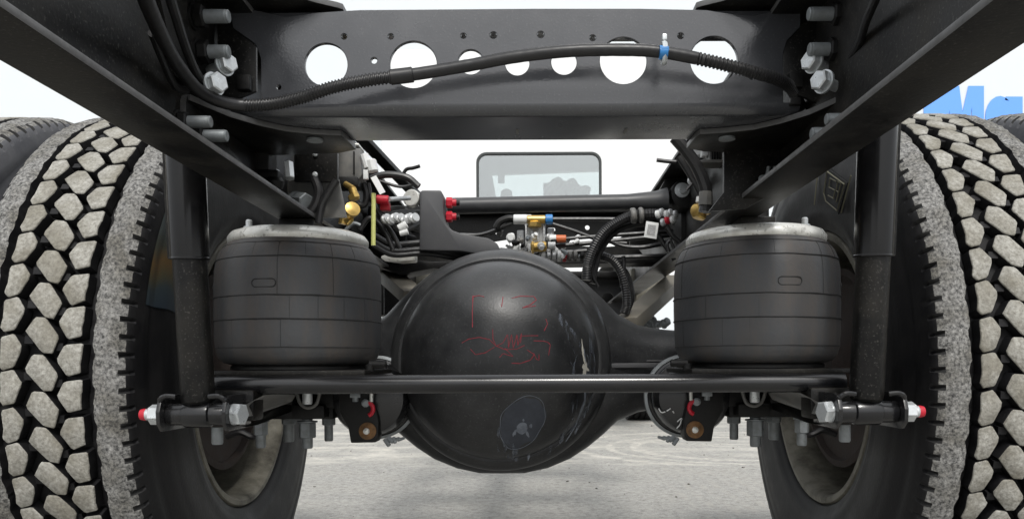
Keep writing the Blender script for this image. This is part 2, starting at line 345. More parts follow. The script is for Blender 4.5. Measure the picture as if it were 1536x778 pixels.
def building():
    Y = 15.0
    root = bpy.data.objects.new('white_building', None); COL.objects.link(root); root.location = (0, Y, 0)
    tag(root, 'long white building wall with large blue letters behind the truck', 'building')
    B = MB(); B.box((0, Y+3, 4.5), (60, 6, 9)); B.build('wall', M['wall'], root)
    B = MB(); B.box((0, Y+3, 9.1), (60.6, 6.6, 0.2)); B.build('roof_edge', M['wall'], root)
    yl = Y-0.02
    def L(name_pts, off=(0,0.015,0)):
        B = MB(); B.prism([P(x,y,yl) for x,y in name_pts], off); return B.build('letter', M['blue'], root)
    Lm = [(1386,212),(1386,129),(1439,129),(1444,168),(1453,129),(1476,129),(1476,212),(1458,212),(1458,160),(1451,212),(1433,212),(1424,165),(1424,212)]
    L(Lm)
    a = [(1500+22*cos(t)*1.0, 177-33*sin(t)) for t in [pi*0.28+k*(pi*1.44)/14 for k in range(15)]]
    L(a+[(1507,212),(1534,212),(1534,145),(1509,145),(1507,150)])
    L([(1540,212),(1540,145),(1560,145),(1563,150),(1575,143),(1590,146),(1590,165),(1565,168),(1562,212)])
    L([(992,214),(992,129),(1012,129),(1013,207),(1010,214)])
building()

# ------------------------------------------------------------------ the truck
T = bpy.data.objects.new('truck', None); COL.objects.link(T); T.location = (0, 1.8, 0)
tag(T, 'black truck chassis seen from behind, with white cab, dual tyres and air springs', 'truck')
def mirX(mx): return lambda p: Vector((2*mx-p[0], p[1], p[2]))
ID = lambda p: Vector(p)
FX = -0.018           # the frame stands a little left of the axle's middle

# ---- frame rails
for (xi, xo, xw, zt) in ((-0.375,-0.442,-0.442,0.482),(0.325,0.394,0.394,0.478)):
    s = -1 if xi < 0 else 1; B = MB(); y0, y1 = 0.12, 8.2; z0 = CZ+0.2535; z1 = CZ+zt; th = 0.008
    zn = 0.006                                              # the rail drops very slightly towards the front
    prof = [(xi,z0),(xi,z0+th),(xo-s*th,z0+th),(xo-s*th,z1-th),(xi,z1-th),(xi,z1),(xo,z1),(xo,z0)]
    B.prism([(x,y0,z) for x,z in prof], (0,y1-y0,0), 0.0020); B.bm.normal_update()
    for f in B.bm.faces:
        c_ = f.calc_center_median()
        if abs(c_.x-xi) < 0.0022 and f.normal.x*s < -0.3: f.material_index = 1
    for v in B.bm.verts:
        if v.co.z > CZ+0.4: v.co.z -= 0.010*(v.co.y-1.1)
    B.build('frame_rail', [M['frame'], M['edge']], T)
# ---- rear crossmember with round holes
Yw = 1.08
out = [XZ(x,y,Yw) for x,y in [(392,157),(392,88),(384,66),(350,42),(345,8),(430,26),(470,20),(540,16),(800,14),(960,14),(1060,16),(1100,22),(1130,24),(1200,8),(1200,40),(1180,60),(1174,80),(1174,154)]]
holes = []
for hx, hy, r in [(489,97,33),(620,97,36),(706,93,19.5),(776,95,19),(846,93,20),(935,91,36),(1071,90,36.5),(516,55,5.2),(586,55,5.2),(561,91,5.5),(695,54,5),(740,53,6),(811,52,6),(889,57,5.5),(1021,54,5.5),(418,131,4.5),(1128,116,4.5)]:
    cx, cz = XZ(hx, hy, Yw); holes.append(arc2(cx, cz, r*Yw/F, 40 if r > 15 else 18))
cm = plate(out, holes, Yw, 0.007, 'crossmember', M['beam'], T)
B = MB()
xl, xr = P(345,170,Yw).x, P(1200,170,Yw).x
zb = CZ+0.3465; R = 0.014; pts = []
outer = [(Yw, zb+0.004)]+[(Yw+R-R*cos(a), zb+0.004-R*sin(a)) for a in [k*pi/2/8 for k in range(1,9)]]+[(1.205, zb-0.010)]
inner = [(1.205, zb-0.003),(Yw+R, zb-0.003),(Yw+0.007, zb+0.006)]
B.prism([(xl,y,z) for y,z in outer+inner], (xr-xl,0,0)); B.build('bottom_flange', M['beam'], cm, ang=50)
zt = CZ+0.4725; B = MB()
B.prism([(xl,y,z) for y,z in [(Yw+0.001,zt-0.004),(Yw+0.003,zt+0.003),(Yw+0.008,zt+0.005),(1.172,zt+0.005),(1.172,zt-0.002),(Yw+0.009,zt-0.002)]], (xr-xl,0,0)); B.build('top_flange', M['beam'], cm, ang=50)
for x in (776, 938):
    B = MB(); B.box(P(x,196,1.16)+Vector((0,0,-0.001)), (0.004,0.02,0.003), 0.001); B.build('punch_mark', M['grey'], cm)
# ---- gussets joining crossmember and rails
def gusset(mf, lbl=None):
    z = CZ+0.336
    def G(px, py): 
        Y = 0.336*F/(545-py+ (0.004*(px-PX))); p = P(px,py,Y); return mf((p.x, p.y, z))
    edge = [(258,139),(285,137),(315,150),(345,163),(390,177),(430,186),(475,191),(512,193),(519,198)]
    poly = [G(*e) for e in edge]
    xs = mf((-0.434,0,0)).x
    poly = [Vector((xs, poly[0].y, z))]+poly[0:]+[mf((-0.268,1.225,z)), mf((-0.30,1.245,z)), Vector((xs,1.26,z))]
    B = MB(); B.prism(poly, (0,0,-0.008), 0.0012)
    B.bm.normal_update()
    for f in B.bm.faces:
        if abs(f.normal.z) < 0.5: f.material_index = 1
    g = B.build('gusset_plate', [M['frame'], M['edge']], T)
    B = MB(); y0 = poly[0].y-0.01
    B.prism([Vector((xs, y0+0.004, z-0.002)), Vector((xs,y0,z-0.010)), Vector((xs,y0,CZ+0.262)), Vector((xs,1.40,CZ+0.262)), Vector((xs,1.40,z-0.009)), Vector((xs,y0+0.02,z-0.0085))], (mf((0.008,0,0)).x-mf((0,0,0)).x,0,0), 0.0012)
    B.bm.normal_update()
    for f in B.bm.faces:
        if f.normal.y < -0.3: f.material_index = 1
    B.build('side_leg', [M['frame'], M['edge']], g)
    # slot pressing under the plate and the small rivet
    B = MB(); c = mf((-0.315,1.165,z-0.0085)); B.lathe(c,(0,0,-1),[(0.012,0),(0.012,0.003),(0.008,0.003)],18); B.build('rivet', M['zincdull'], g)
    zt = CZ+0.482
    up = [(-0.392,0.94),(-0.345,1.02),(-0.314,1.045),(-0.285,1.068),(-0.262,1.082),(-0.255,1.088),(-0.255,1.16),(-0.42,1.165),(-0.42,0.90)]
    B = MB(); B.prism([mf((x,y,zt)) for x,y in up], (0,0,0.008), 0.0012)
    B.bm.normal_update()
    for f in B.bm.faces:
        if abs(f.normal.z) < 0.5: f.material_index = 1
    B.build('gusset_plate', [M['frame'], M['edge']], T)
mirF = mirX(-0.015)
gusset(ID); gusset(mirF)
# reinforcement plates bolted on the rails' inner faces
def bracket(mf):
    xs = mf((-0.4335,0,0)).x; t = 0.009 if mf((0,0,0)).x-mf((-1,0,0)).x > 0 else -0.009
    B = MB(); pl = [(0.90,0.475),(0.905,0.44),(0.93,0.40),(0.955,0.345),(1.075,0.345),(1.075,0.475)]
    B.prism([Vector((xs,y,CZ+z)) for y,z in pl], (t,0,0), 0.0012); B.build('reinforcement_plate', M['frame'], T)
    # end flange of the crossmember that turns along the rail
    B = MB(); B.prism([mf(p) for p in [(-0.424,1.081,CZ+0.347),(-0.395,1.081,CZ+0.36),(-0.372,1.083,CZ+0.37),(-0.372,1.083,CZ+0.43),(-0.385,1.083,CZ+0.452),(-0.424,1.083,CZ+0.47)]], (0,0.006,0), 0.001); B.build('end_flange', M['frame'], cm)
    B = MB(); B.box(mf((-0.385,1.075,CZ+0.378)),(0.018,0.012,0.02),0.002); B.box(mf((-0.385,1.075,CZ+0.350)),(0.014,0.010,0.010),0.002); B.build('weld_tab', M['dark'], cm)
bracket(ID); bracket(mirF)
# ---- bolts through the rail webs
def stud(mf, base, tip, py, rpx=9, m='zincdull', nut=True):
    Y = -0.424*F/(base-PX); a = P(base,py,Y); b = P(tip,py,Y); b.y = a.y; b.z = a.z
    a.x = -0.4335 if mf is ID else -0.4335
    r = rpx*Y/F
    L = abs(b.x-a.x)
    A, Bq = mf(a), mf(b); d = (Bq-A).normalized()
    B = MB(); B.lathe(A, d, [(r,0),(r,L-0.004),(r*0.96,L-0.0035),(r*0.96,L-0.001),(r*0.80,L)], 18); o = B.build('frame_bolt', M[m], T)
    if nut:
        B = MB(); B.cyl(A+d*0.009, A+d*0.012, r*2.0, n=20); B.hexn(A+d*0.012, A+d*0.012+d*r*1.5, r*1.75, rot=random.random()); B.build('nut', M['dark' if not mf is ID else 'dark'], o)
for mf in (ID, mirF):
    stud(mf, 292, 344, 25, 10, nut=True); stud(mf, 298, 344, 78, 10)
    stud(mf, 268, 317, 183, 9); stud(mf, 292, 341, 204, 9)
    for (px, py, Y, rr) in ((338,97,1.03,0.0125),(322,126,1.00,0.0130)):
        p = P(px,py,Y); d = Vector((0.85,-0.5,0.08)).normalized()
        if mf is not ID: pp = mf(p); dd = Vector((-d.x,d.y,d.z))
        else: pp, dd = p, d
        B = MB(); B.cyl(pp-dd*0.03, pp, 0.007); B.cyl(pp-dd*0.003, pp, rr*1.15, n=20); B.hexn(pp, pp+dd*0.011, rr); B.build('frame_bolt', M['zinc'], T)
# ---- air springs
def air_spring(cx, cy, mf, flip):
    zs = CZ
    prof = [(0.02,0.221),(0.104,0.219),(0.112,0.213),(0.124,0.204),(0.133,0.192),(0.1385,0.178),(0.1415,0.160),(0.1425,0.13),(0.1425,0.09),(0.1420,0.05),(0.1405,0.028),(0.136,0.013),(0.128,0.004),(0.116,0.000),(0.05,0.0)]
    B = MB()
    def md(i,k,r,t):
        a = 2*pi*k/72; return r*(1+0.004*sin(3*a+cx*9)+0.003*hsh(r*9+cos(a)*2,t*14,sin(a)*2)), t
    B.lathe((cx,cy,zs),(0,0,1),prof,72,mod=md); b = B.build('air_spring', M['bag'], T, ang=60)
    def rr(z):
        for (r0,z0),(r1,z1) in zip(prof[2:],prof[3:]):
            if z1 <= z <= z0: return r1+(r0-r1)*(z-z1)/(z0-z1+1e-9)
        return 0.1425
    # mould lines: thin raised seams
    B = MB(); levels = [0.1995,0.175,0.112,0.0736,0.028]
    for li, z in enumerate(levels):
        n = 120; pts = [(cx+(rr(z)+0.0003)*cos(2*pi*k/n), cy+(rr(z)+0.0003)*sin(2*pi*k/n), zs+z+0.0007*hsh(k*0.2,li)) for k in range(n+1)]
        B.tube(pts, 0.0008, 5, 1, rf=lambda i,t,li=li: (0.0013 if li in (1,2,3) else 0.0007)*(0.75+0.7*abs(hsh(i*0.35,li*3.1))))
    def vert(a, z0, z1, r=0.0006):
        pts = []
        for k in range(7):
            z = z0+(z1-z0)*k/6; q = rr(z)+0.0002; pts.append((cx+q*cos(a), cy+q*sin(a), zs+z))
        B.tube(pts, r, 5, 1)
    for k in range(20):
        a0 = 2*pi*k/20+cx*3
        if hsh(k*1.7,cx*5) > -0.25: vert(a0+0.02, 0.1995, 0.175, 0.00028)
        if hsh(k*2.3,cx*7,4) > -0.05: vert(a0+0.15, 0.112, 0.0736, 0.00022)
        if hsh(k*3.1,cx*3,9) > 0.0: vert(a0+0.05, 0.0736, 0.028, 0.00028)
        if k%6 == 0: vert(a0+0.33, 0.175, 0.112, 0.0003)
    B.build('mould_lines', M['seam'], b, kind='stuff')
    # raised oval pads
    for a, zc in ((-pi/2-0.12*flip,0.131),(-pi/2-0.12*flip+2.1,0.131),(-pi/2-1.25*flip,0.128)):
        B = MB(); pts = []
        for k in range(37):
            t = 2*pi*k/36; u = 0.0135*(1 if cos(t) > 0 else -1)+0.0065*cos(t); v = 0.0065*sin(t); q = 0.1428
            pts.append((cx+q*cos(a+u/q), cy+q*sin(a+u/q), zs+zc+v))
        B.tube(pts, 0.0009, 5, 1); B.build('oval_mark', M['seam'], b)
    # crimped bead plate
    B = MB(); B.lathe((cx,cy,zs),(0,0,1),[(0.02,0.2315),(0.090,0.2315),(0.104,0.2305),(0.115,0.2265),(0.1205,0.2190),(0.1205,0.211),(0.1170,0.2065),(0.112,0.207),(0.10,0.214)],64); bp = B.build('bead_plate', M['steelpaint'], b, ang=50)
    B = MB(); q = mf((cx, cy, 0)); sx = -1 if flip > 0 else 1
    B.lathe((cx+sx*0.070, cy-0.055, zs+0.229),(0,0,1),[(0.009,0),(0.009,0.006),(0.0055,0.006),(0.0055,0.016),(0.004,0.018)],14); B.build('plate_stud', M['zinc'], b)
    # the upper mount block fills the space to the rail
    B = MB(); B.box((cx-sx*0.005, cy+0.02, zs+0.2425), (0.06,0.12,0.020), 0.003); B.build('upper_mount', M['frame'], b)
    # piston and bottom plate
    B = MB(); B.lathe((cx,cy,zs),(0,0,1),[(0.05,0.004),(0.112,0.001),(0.116,-0.004),(0.116,-0.0085),(0.05,-0.0085)],48); B.build('piston', M['dark'], b)
    return b
air_spring(-0.412, 1.42, ID, 1); air_spring(0.3965, 1.42, ID, -1)
# base plates / seats carrying the bags, reaching back to the axle
for s in (-1, 1):
    cx = -0.404 if s < 0 else 0.392
    B = MB(); B.box((cx, 1.43, CZ-0.0135), (0.262,0.25,0.008), 0.0015); B.box((cx,1.66,CZ-0.03),(0.16,0.26,0.04),0.006); B.box((cx,1.50,CZ-0.022),(0.14,0.10,0.012),0.003)
    o = B.build('spring_seat', M['frame'], T)
    B = MB(); x = cx-s*0.128; B.lathe((x,1.36,CZ-0.012),(0,0,1),[(0.008,0),(0.008,0.010),(0.006,0.012)],12); B.cyl((x-s*0.0,1.36,CZ-0.0),(x-s*0.028,1.36,CZ-0.0),0.0065); B.build('seat_bolt', M['dark'], o)

# ---- shock absorbers
def shock(mf):
    Y = 1.22; B = MB()
    top = P(273,110,1.20); mid = P(284.5,388,Y); bot = P(297.5,606,Y)
    B.lathe(mid+ (mid-bot)*0.2, bot-(mid+(mid-bot)*0.2), [(0.0250,0),(0.0250,(bot-(mid+(mid-bot)*0.2)).length-0.012),(0.0235,(bot-(mid+(mid-bot)*0.2)).length-0.004),(0.018,(bot-(mid+(mid-bot)*0.2)).length)], 36)
    m = B.mesh('shock_absorber', M['frame'])
    def mirmesh(me):
        if mf is not ID:
            for v in me.vertices: v.co = mf(v.co)
            me.flip_normals()
        return me
    body = link('shock_absorber', mirmesh(m), T)
    def sub(B, nm, mt, lbl=None): link(nm, mirmesh(B.mesh(nm, M[mt])), body, lbl)
    B = MB(); d = (mid-top); L = d.length
    B.lathe(top, d, [(0.0285,0),(0.0288,L-0.002),(0.0298,L-0.001),(0.0298,L+0.001),(0.0262,L+0.0015)], 40); sub(B,'dust_cover','gloss')
    B = MB(); B.bar(P(244,150,1.215), P(256,388,1.225), 0.0025, 0.016, up=(0,1,0)); sub(B, 'guide_strip', 'frame')
    c = P(298,621,Y); e = 0.0455
    B = MB(); B.lathe(c+Vector((-e,0,0)),(1,0,0),[(0.0155,0),(0.0165,0.002),(0.0165,0.024),(0.0195,0.026),(0.0205,0.030),(0.0205,0.060),(0.0195,0.064),(0.0165,0.066),(0.0165,2*e-0.002),(0.0155,2*e)],32); sub(B,'mounting_eye','black')
    for sx, tip in ((-1,1),(1,0)):
        x = c.x+sx*(e+0.0035)
        B = MB(); pts = [(1.205,CZ-0.100),(1.192,CZ-0.088),(1.190,CZ-0.070),(1.198,CZ-0.050),(1.215,CZ-0.046),(1.30,CZ-0.046),(1.30,CZ-0.100)]
        B.prism([Vector((x-0.003,y,z)) for y,z in pts],(0.006,0,0),0.001); 
        B.tube([Vector((x,1.205,CZ-0.062)),Vector((x-sx*0.001,1.197,CZ-0.052)),Vector((x-sx*0.010,1.195,CZ-0.0465)),Vector((x-sx*0.024,1.197,CZ-0.0475))],0.004,8,5)
        sub(B,'clevis_ear','black')
    B = MB(); x0 = c.x-e-0.007
    B.cyl((x0,Y,c.z),(x0-0.0025,Y,c.z),0.0170,n=24); B.hexn((x0-0.0025,Y,c.z),(x0-0.021,Y,c.z),0.0155); sub(B,'nut','zinc')
    B = MB(); B.lathe((x0-0.021,Y,c.z),(-1,0,0),[(0.0088,0),(0.0088,0.004),(0.0080,0.0045),(0.0088,0.006)],16); sub(B,'thread_end','zinc')
    B = MB(); B.lathe((x0-0.027,Y,c.z),(-1,0,0),[(0.0090,0),(0.0092,0.004),(0.0080,0.0085),(0.004,0.0095)],16); sub(B,'paint_marked_tip','red','red painted thread end')
    B = MB(); x0 = c.x+e+0.007
    B.cyl((x0,Y,c.z),(x0+0.003,Y,c.z),0.0165,n=24); dd = Vector((1,-0.25,0)).normalized(); B.hexn(Vector((x0+0.003,Y,c.z)),Vector((x0+0.003,Y,c.z))+dd*0.014,0.0175,rot=0.1); sub(B,'bolt_head','zinc')
    # arm back to the axle
    B = MB(); B.prism([P(360,598,1.26),P(430,600,1.62),P(430,618,1.62),P(372,640,1.27),P(345,640,1.26)], (0.0,0.05,0.0), 0.002)
    B.box((c.x+0.02,1.30,c.z+0.01),(0.09,0.05,0.05),0.006); sub(B,'mount_arm','frame')
    B = MB(); B.prism([P(395,592,1.30),P(438,592,1.5),P(430,604,1.5),P(368,626,1.24),P(360,610,1.24)], (0.0,0.03,0.0), 0.002); sub(B,'arm_web','grey')
shock(ID); shock(mirX(0.0))
# ---- the cross bar in front of the bags
B = MB(); a = P(322,574,1.3); b = P(1268,574,1.3); b.z = a.z = CZ-0.0325
B.lathe(a, b-a, [(0.010,0),(0.0150,0.003),(0.0150,(b-a).length-0.003),(0.010,(b-a).length)], 36); B.build('cross_bar', M['black'], T)
for s in (-1,1):
    x = a.x+0.01 if s < 0 else b.x-0.01
    B = MB(); B.cyl((x,1.3,CZ-0.0325),(x,1.48,CZ-0.030),0.014,n=20,bev=0.003); B.build('bar_link', M['black'], T)

# ---- axle housing
XB = P(750,540,1.66).x; ZB = P(750,540,1.66).z; YA = 1.80
def hh(s_):
    tb = [(0,0.252),(0.05,0.248),(0.10,0.234),(0.15,0.210),(0.19,0.181),(0.225,0.150),(0.255,0.120),(0.30,0.098),(0.345,0.089),(0.39,0.085),(2,0.083)]
    for (a0,h0),(a1,h1) in zip(tb,tb[1:]):
        if s_ <= a1: return h0+(h1-h0)*(s_-a0)/(a1-a0)
def dd_(s_):
    t = min(1,max(0,(s_-0.18)/0.18)); t = t*t*(3-2*t); return 0.115*(1-t)+0.070*t
B = MB(); rings = []; n = 40; xs = [-0.60-XB*0]+[XB+q for q in [-0.50,-0.42,-0.38,-0.345,-0.32,-0.30,-0.28,-0.255,-0.24,-0.225,-0.205,-0.19,-0.17,-0.15,-0.125,-0.10,-0.05,0,0.05,0.10,0.125,0.15,0.17,0.19,0.205,0.225,0.24,0.255,0.28,0.30,0.32,0.345,0.38,0.42,0.5]]+[0.60]
for x in xs:
    s_ = abs(x-XB); h = hh(s_); d = dd_(s_); e = 0.75; zc = ZB+(CZ-0.012-ZB)*min(1,s_/0.3); ring = []
    for k in range(n):
        a = 2*pi*k/n; cy_ = abs(cos(a))**e*(1 if cos(a) > 0 else -1); cz_ = abs(sin(a))**e*(1 if sin(a) > 0 else -1)
        ring.append(B.bm.verts.new((x, YA+d*cy_, zc+h*cz_)))
    rings.append(ring)
for A, C in zip(rings, rings[1:]):
    for k in range(n): B._f((A[k],A[(k+1)%n],C[(k+1)%n],C[k]))
B._f(rings[0]); B._f(rings[-1])
ax = B.build('axle_housing', M['dome'], T, ang=60)
# machined line along the tube
B = MB(); B.tube([P(905,543,1.715),P(940,541,1.722),P(1010,541,1.726)],0.0016,6,4); B.build('weld_seam', M['cast'], ax)
B = MB(); B.bar(P(903,548,1.70), P(1015,547,1.71), 0.012, 0.010, up=(0,0,1), bev=0.002); B.build('ledge', M['cast'], ax)
RD, DEP, YR = 0.2025, 0.150, 1.650
B = MB(); pr = [(0.236,1.76),(0.2345,1.70),(0.2285,1.676),(0.222,1.666),(0.2155,1.660),(0.2105,1.6575),(0.2075,1.6585),(0.2050,1.6585),(0.2035,1.655)]
pr += [(RD*cos(t), YR-DEP*sin(t)) for t in [pi/2*k/26 for k in range(0,26)]]+[(0.003,YR-DEP)]
B.lathe((XB,0,ZB),(0,1,0),pr,96); cover = B.build('differential_cover', M['dome'], ax, ang=28)
def dome(px, py, lift=0.0006):
    d = P(px,py,1.0)-Vector((0,0,CZ)); o = Vector((0,0,CZ)); c = Vector((XB,YR,ZB)); r = (RD,DEP,RD)
    o2 = Vector([(o[i]-c[i])/r[i] for i in range(3)]); d2 = Vector([d[i]/r[i] for i in range(3)])
    A_ = d2.dot(d2); B_ = 2*o2.dot(d2); C_ = o2.dot(o2)-1; disc = B_*B_-4*A_*C_
    t = (-B_-sqrt(max(0,disc)))/(2*A_); p = o+d*t
    nrm = Vector([(p[i]-c[i])/(r[i]**2) for i in range(3)]).normalized(); return p+nrm*lift
strokes = [[(465,285),(461,380),(462,470)],[(465,292),(500,284),(530,292)],[(640,292),(632,350)],[(690,300),(740,288),(820,290),(835,310),(800,338),(752,356),(790,350),(832,344)],
 [(400,560),(440,538),(500,528),(560,540),(600,578),(650,598),(720,596),(765,575)],[(580,480),(581,535),(600,580),(640,560),(665,512)],[(668,512),(672,590),(690,510),(700,590),(722,512),(726,575),(748,505),(742,560)],
 [(750,520),(800,518),(845,518)],[(818,548),(870,549),(900,555),(916,572),(906,632)],[(450,596),(480,628),(535,618),(590,585)],[(780,600),(822,628),(800,660),(740,680),(690,678)],[(650,590),(700,640),(640,622),(620,645)],[(880,490),(900,450),(890,420)],
 [(820,620),(835,655),(850,660),(850,625)]]
for st in strokes:
    # resample so that the stroke follows the dome
    q = [(590+x/3.891, 370+y/3.891) for x,y in st]; path = []
    for (x0,y0),(x1,y1) in zip(q,q[1:]):
        for k in range(4): path.append(dome(x0+(x1-x0)*k/4, y0+(y1-y0)*k/4, 0.0001))
    path.append(dome(*q[-1],0.0001))
    B = MB(); B.tube(path, 0.0007, 5, 2, rf=lambda i,t: 0.0005+0.0006*abs(hsh(i*0.31,q[0][0]))*1.2); B.build('chalk_mark', M['chalk'], cover)
B = MB(); B.tube([P(905,513,1.727),P(930,515,1.73),P(957,518,1.73)],0.0016,5,4); B.build('chalk_mark', M['chalk'], ax)
def smear(name, cpx, cpy, fn, m, amp, lift=0.0004, parent=cover, nr=5, na=32):
    B = MB(); c = B.bm.verts.new(dome(cpx,cpy,lift)); prev = None
    for j in range(1,nr+1):
        ring = []
        for k in range(na):
            a = 2*pi*k/na; rx, ry = fn(a); w_ = 1+amp*hsh(cos(a)*2+cpx, sin(a)*2)
            ring.append(B.bm.verts.new(dome(cpx+rx*j/nr*w_, cpy+ry*j/nr*w_, lift)))
        if prev is None:
            for k in range(na): B._f((c, ring[k], ring[(k+1)%na]))
        else:
            for k in range(na): B._f((prev[k],ring[k],ring[(k+1)%na],prev[(k+1)%na]))
        prev = ring
    return B.build(name, M[m] if isinstance(m,str) else m, parent, ang=80)
def ell(a_, b_, ang):
    return lambda t: (a_*cos(t)*cos(ang)-b_*sin(t)*sin(ang), a_*cos(t)*sin(ang)+b_*sin(t)*cos(ang))
patchmat = mat('worn_paint_patch',(0.026,0.031,0.042),0.55,dust=(0.05,0.057,0.072),dust_amt=0.8,scale=45)
smear('worn_patch', 783, 633, ell(41,30,-1.05), patchmat, 0.18)
streak_later = [[(756,655),(760,672),(762,688)],[(770,662),(772,680),(775,692)],[(748,640),(750,660),(748,676)]]
B = MB(); B.tube([dome(783+(1+0.05*sin(3*a)+0.03*sin(7*a))*ell(42,31,-1.05)(a)[0], 633+(1+0.05*sin(2*a+1))*ell(42,31,-1.05)(a)[1], 0.0002) for a in [2*pi*k/60 for k in range(61)]], 0.0007, 5, 1, rf=lambda i,t: 0.0004+0.0008*abs(hsh(i*0.4,3.3))); B.build('patch_rim', M['greasegrey'], cover)
B = MB(); ring = [dome(783+ell(40,29,-1.05)(2*pi*k/48)[0], 633+ell(40,29,-1.05)(2*pi*k/48)[1], 0.0003) for k in range(49)]
smear('mud_spot', 783, 641, ell(8,9,0.6), 'greasegrey', 0.12, 0.0012)
for x_,y_,a_,b_,t_ in ((772,648,2,6,0.5),(791,650,2,5,-0.4),(785,629,1.5,2,0),(796,638,2,3,0.2)): smear('mud_spot', x_, y_, ell(a_,b_,t_), 'greasegrey', 0.5, 0.0010)
# scrape down the right side
def streak(name, pts, wpx, m, lift=0.0005):
    B = MB(); L_, R_ = [], []; k = len(pts)
    q = []
    for (x0,y0),(x1,y1) in zip(pts,pts[1:]):
        for j in range(6): q.append((x0+(x1-x0)*j/6,y0+(y1-y0)*j/6))
    q.append(pts[-1]); n_ = len(q)
    for i,(x,y) in enumerate(q):
        w_ = wpx*(0.25+0.9*sin(pi*i/(n_-1)))*(0.7+0.8*abs(hsh(i*0.4,x*0.05)))
        L_.append(B.bm.verts.new(dome(x-w_/2,y,lift))); R_.append(B.bm.verts.new(dome(x+w_/2,y,lift)))
    for i in range(n_-1): B._f((L_[i],R_[i],R_[i+1],L_[i+1]))
    return B.build(name, M[m], cover, ang=80)
streak('scrape',[(833,470),(845,490),(855,510),(862,530)],5,'smear',0.0008)
streak('scrape',[(867,528),(861,545),(859,560),(863,590),(855,630),(838,660)],3.5,'smear',0.0008)
streak('scrape',[(876,522),(878,545),(877,600),(862,640),(848,662)],3,'greasegrey')
streak('scrape',[(884,540),(886,580),(880,610),(868,640)],3,'smear',0.0008)
streak('scrape',[(869,590),(862,620),(845,655),(828,676)],2,'smear',0.0008)
streak('scrape',[(830,655),(824,675),(822,686)],4,'smear',0.0008)
streak('scrape',[(794,678),(792,690)],3,'greasegrey')
streak('thin_smear',[(838,470),(856,500),(868,530),(872,570),(866,610),(850,645),(835,668)],24,'smear',0.0004)
streak('thin_smear',[(885,500),(888,540),(886,580),(878,615),(862,650)],12,'smear',0.0004)
streak('thin_smear',[(760,660),(764,675),(768,690)],26,'smear',0.0004)
for q_ in streak_later: streak('thin_smear',q_,9,'smear',0.0006)
smear('bare_chip', 877, 552, ell(4,10,-0.1), 'chip', 1.4, 0.0016)
streak('bare_chip',[(872,508),(874,530),(879,556)],2.5,'chip',0.001)

# ---- wheels
R0 = 0.545; NB = 59
def chaik(p, q=0.11):
    o = []
    for a, b in zip(p, p[1:]+p[:1]): o += [(a[0]*(1-q)+b[0]*q, a[1]*(1-q)+b[1]*q), (a[0]*q+b[0]*(1-q), a[1]*q+b[1]*(1-q))]
    return o
HC = [(-.0255,-.005),(-.0135,-.028),(.003,-.0275),(.0255,.002),(.016,.0275),(.0015,.026)]
HA = [(-.0205,-.002),(-.010,-.022),(.017,-.0255),(.0165,-.004),(.0145,.008),(.015,.021),(-.0055,.0265),(-.020,.004)]
HCc = [(-.018,-.022),(.002,-.027),(.0142,-.009),(.0135,0),(.003,.024),(-.0135,.028),(-.0195,.021),(-.0165,.004)]
HC, HA, HCc = chaik(HC), chaik(HA), chaik(HCc)
COLS = [(0.0, 0.0, HC, 0), (0.0465, 0.37, HA, 1), (-0.0470, -0.39, HCc, 2)]   # X centre, phase (pitches, + is up), shape
def block_into(B, xc, poly, th, jit=0.0):
    def pt(u, v, r):
        a = th - v/R0; return Vector((xc+u, -r*cos(a), r*sin(a)))
    cu = sum(p[0] for p in poly)/len(poly); cv = sum(p[1] for p in poly)/len(poly)
    def ring(k, r): return [B.bm.verts.new(pt(cu+(u-cu)*k*(1+jit*hsh(u*200+th*9,v*200)), cv+(v-cv)*k*(1+jit*hsh(v*210,u*190+th*5)), r)) for u,v in poly]
    r0 = ring(1.14, R0-0.021); r1 = ring(1.05, R0-0.0025); r1b = ring(1.03, R0-0.0010); r2 = ring(0.975, R0)
    m_ = len(poly)
    for A, C, mi in ((r0,r1,0),(r1,r1b,1),(r1b,r2,1)):
        B.mi = mi
        for k in range(m_): B._f((A[k],A[(k+1)%m_],C[(k+1)%m_],C[k]))
    B.mi = 1; B._f(r2); B.mi = 0
pitch = 2*pi/NB
blockmesh = []
for xc, ph, poly, ci in COLS:
    vs = []
    for j in range(5):
        B = MB(); block_into(B, 0.0, poly, j*3.3, 0.10 if j else 0.05)
        me = B.mesh('tread_block', [M['rubber'], M['tread']], 50)
        me.transform(Matrix.Rotation(j*3.3, 4, 'X')); vs.append(me)      # back to the rearmost point of the tyre
    blockmesh.append(vs)
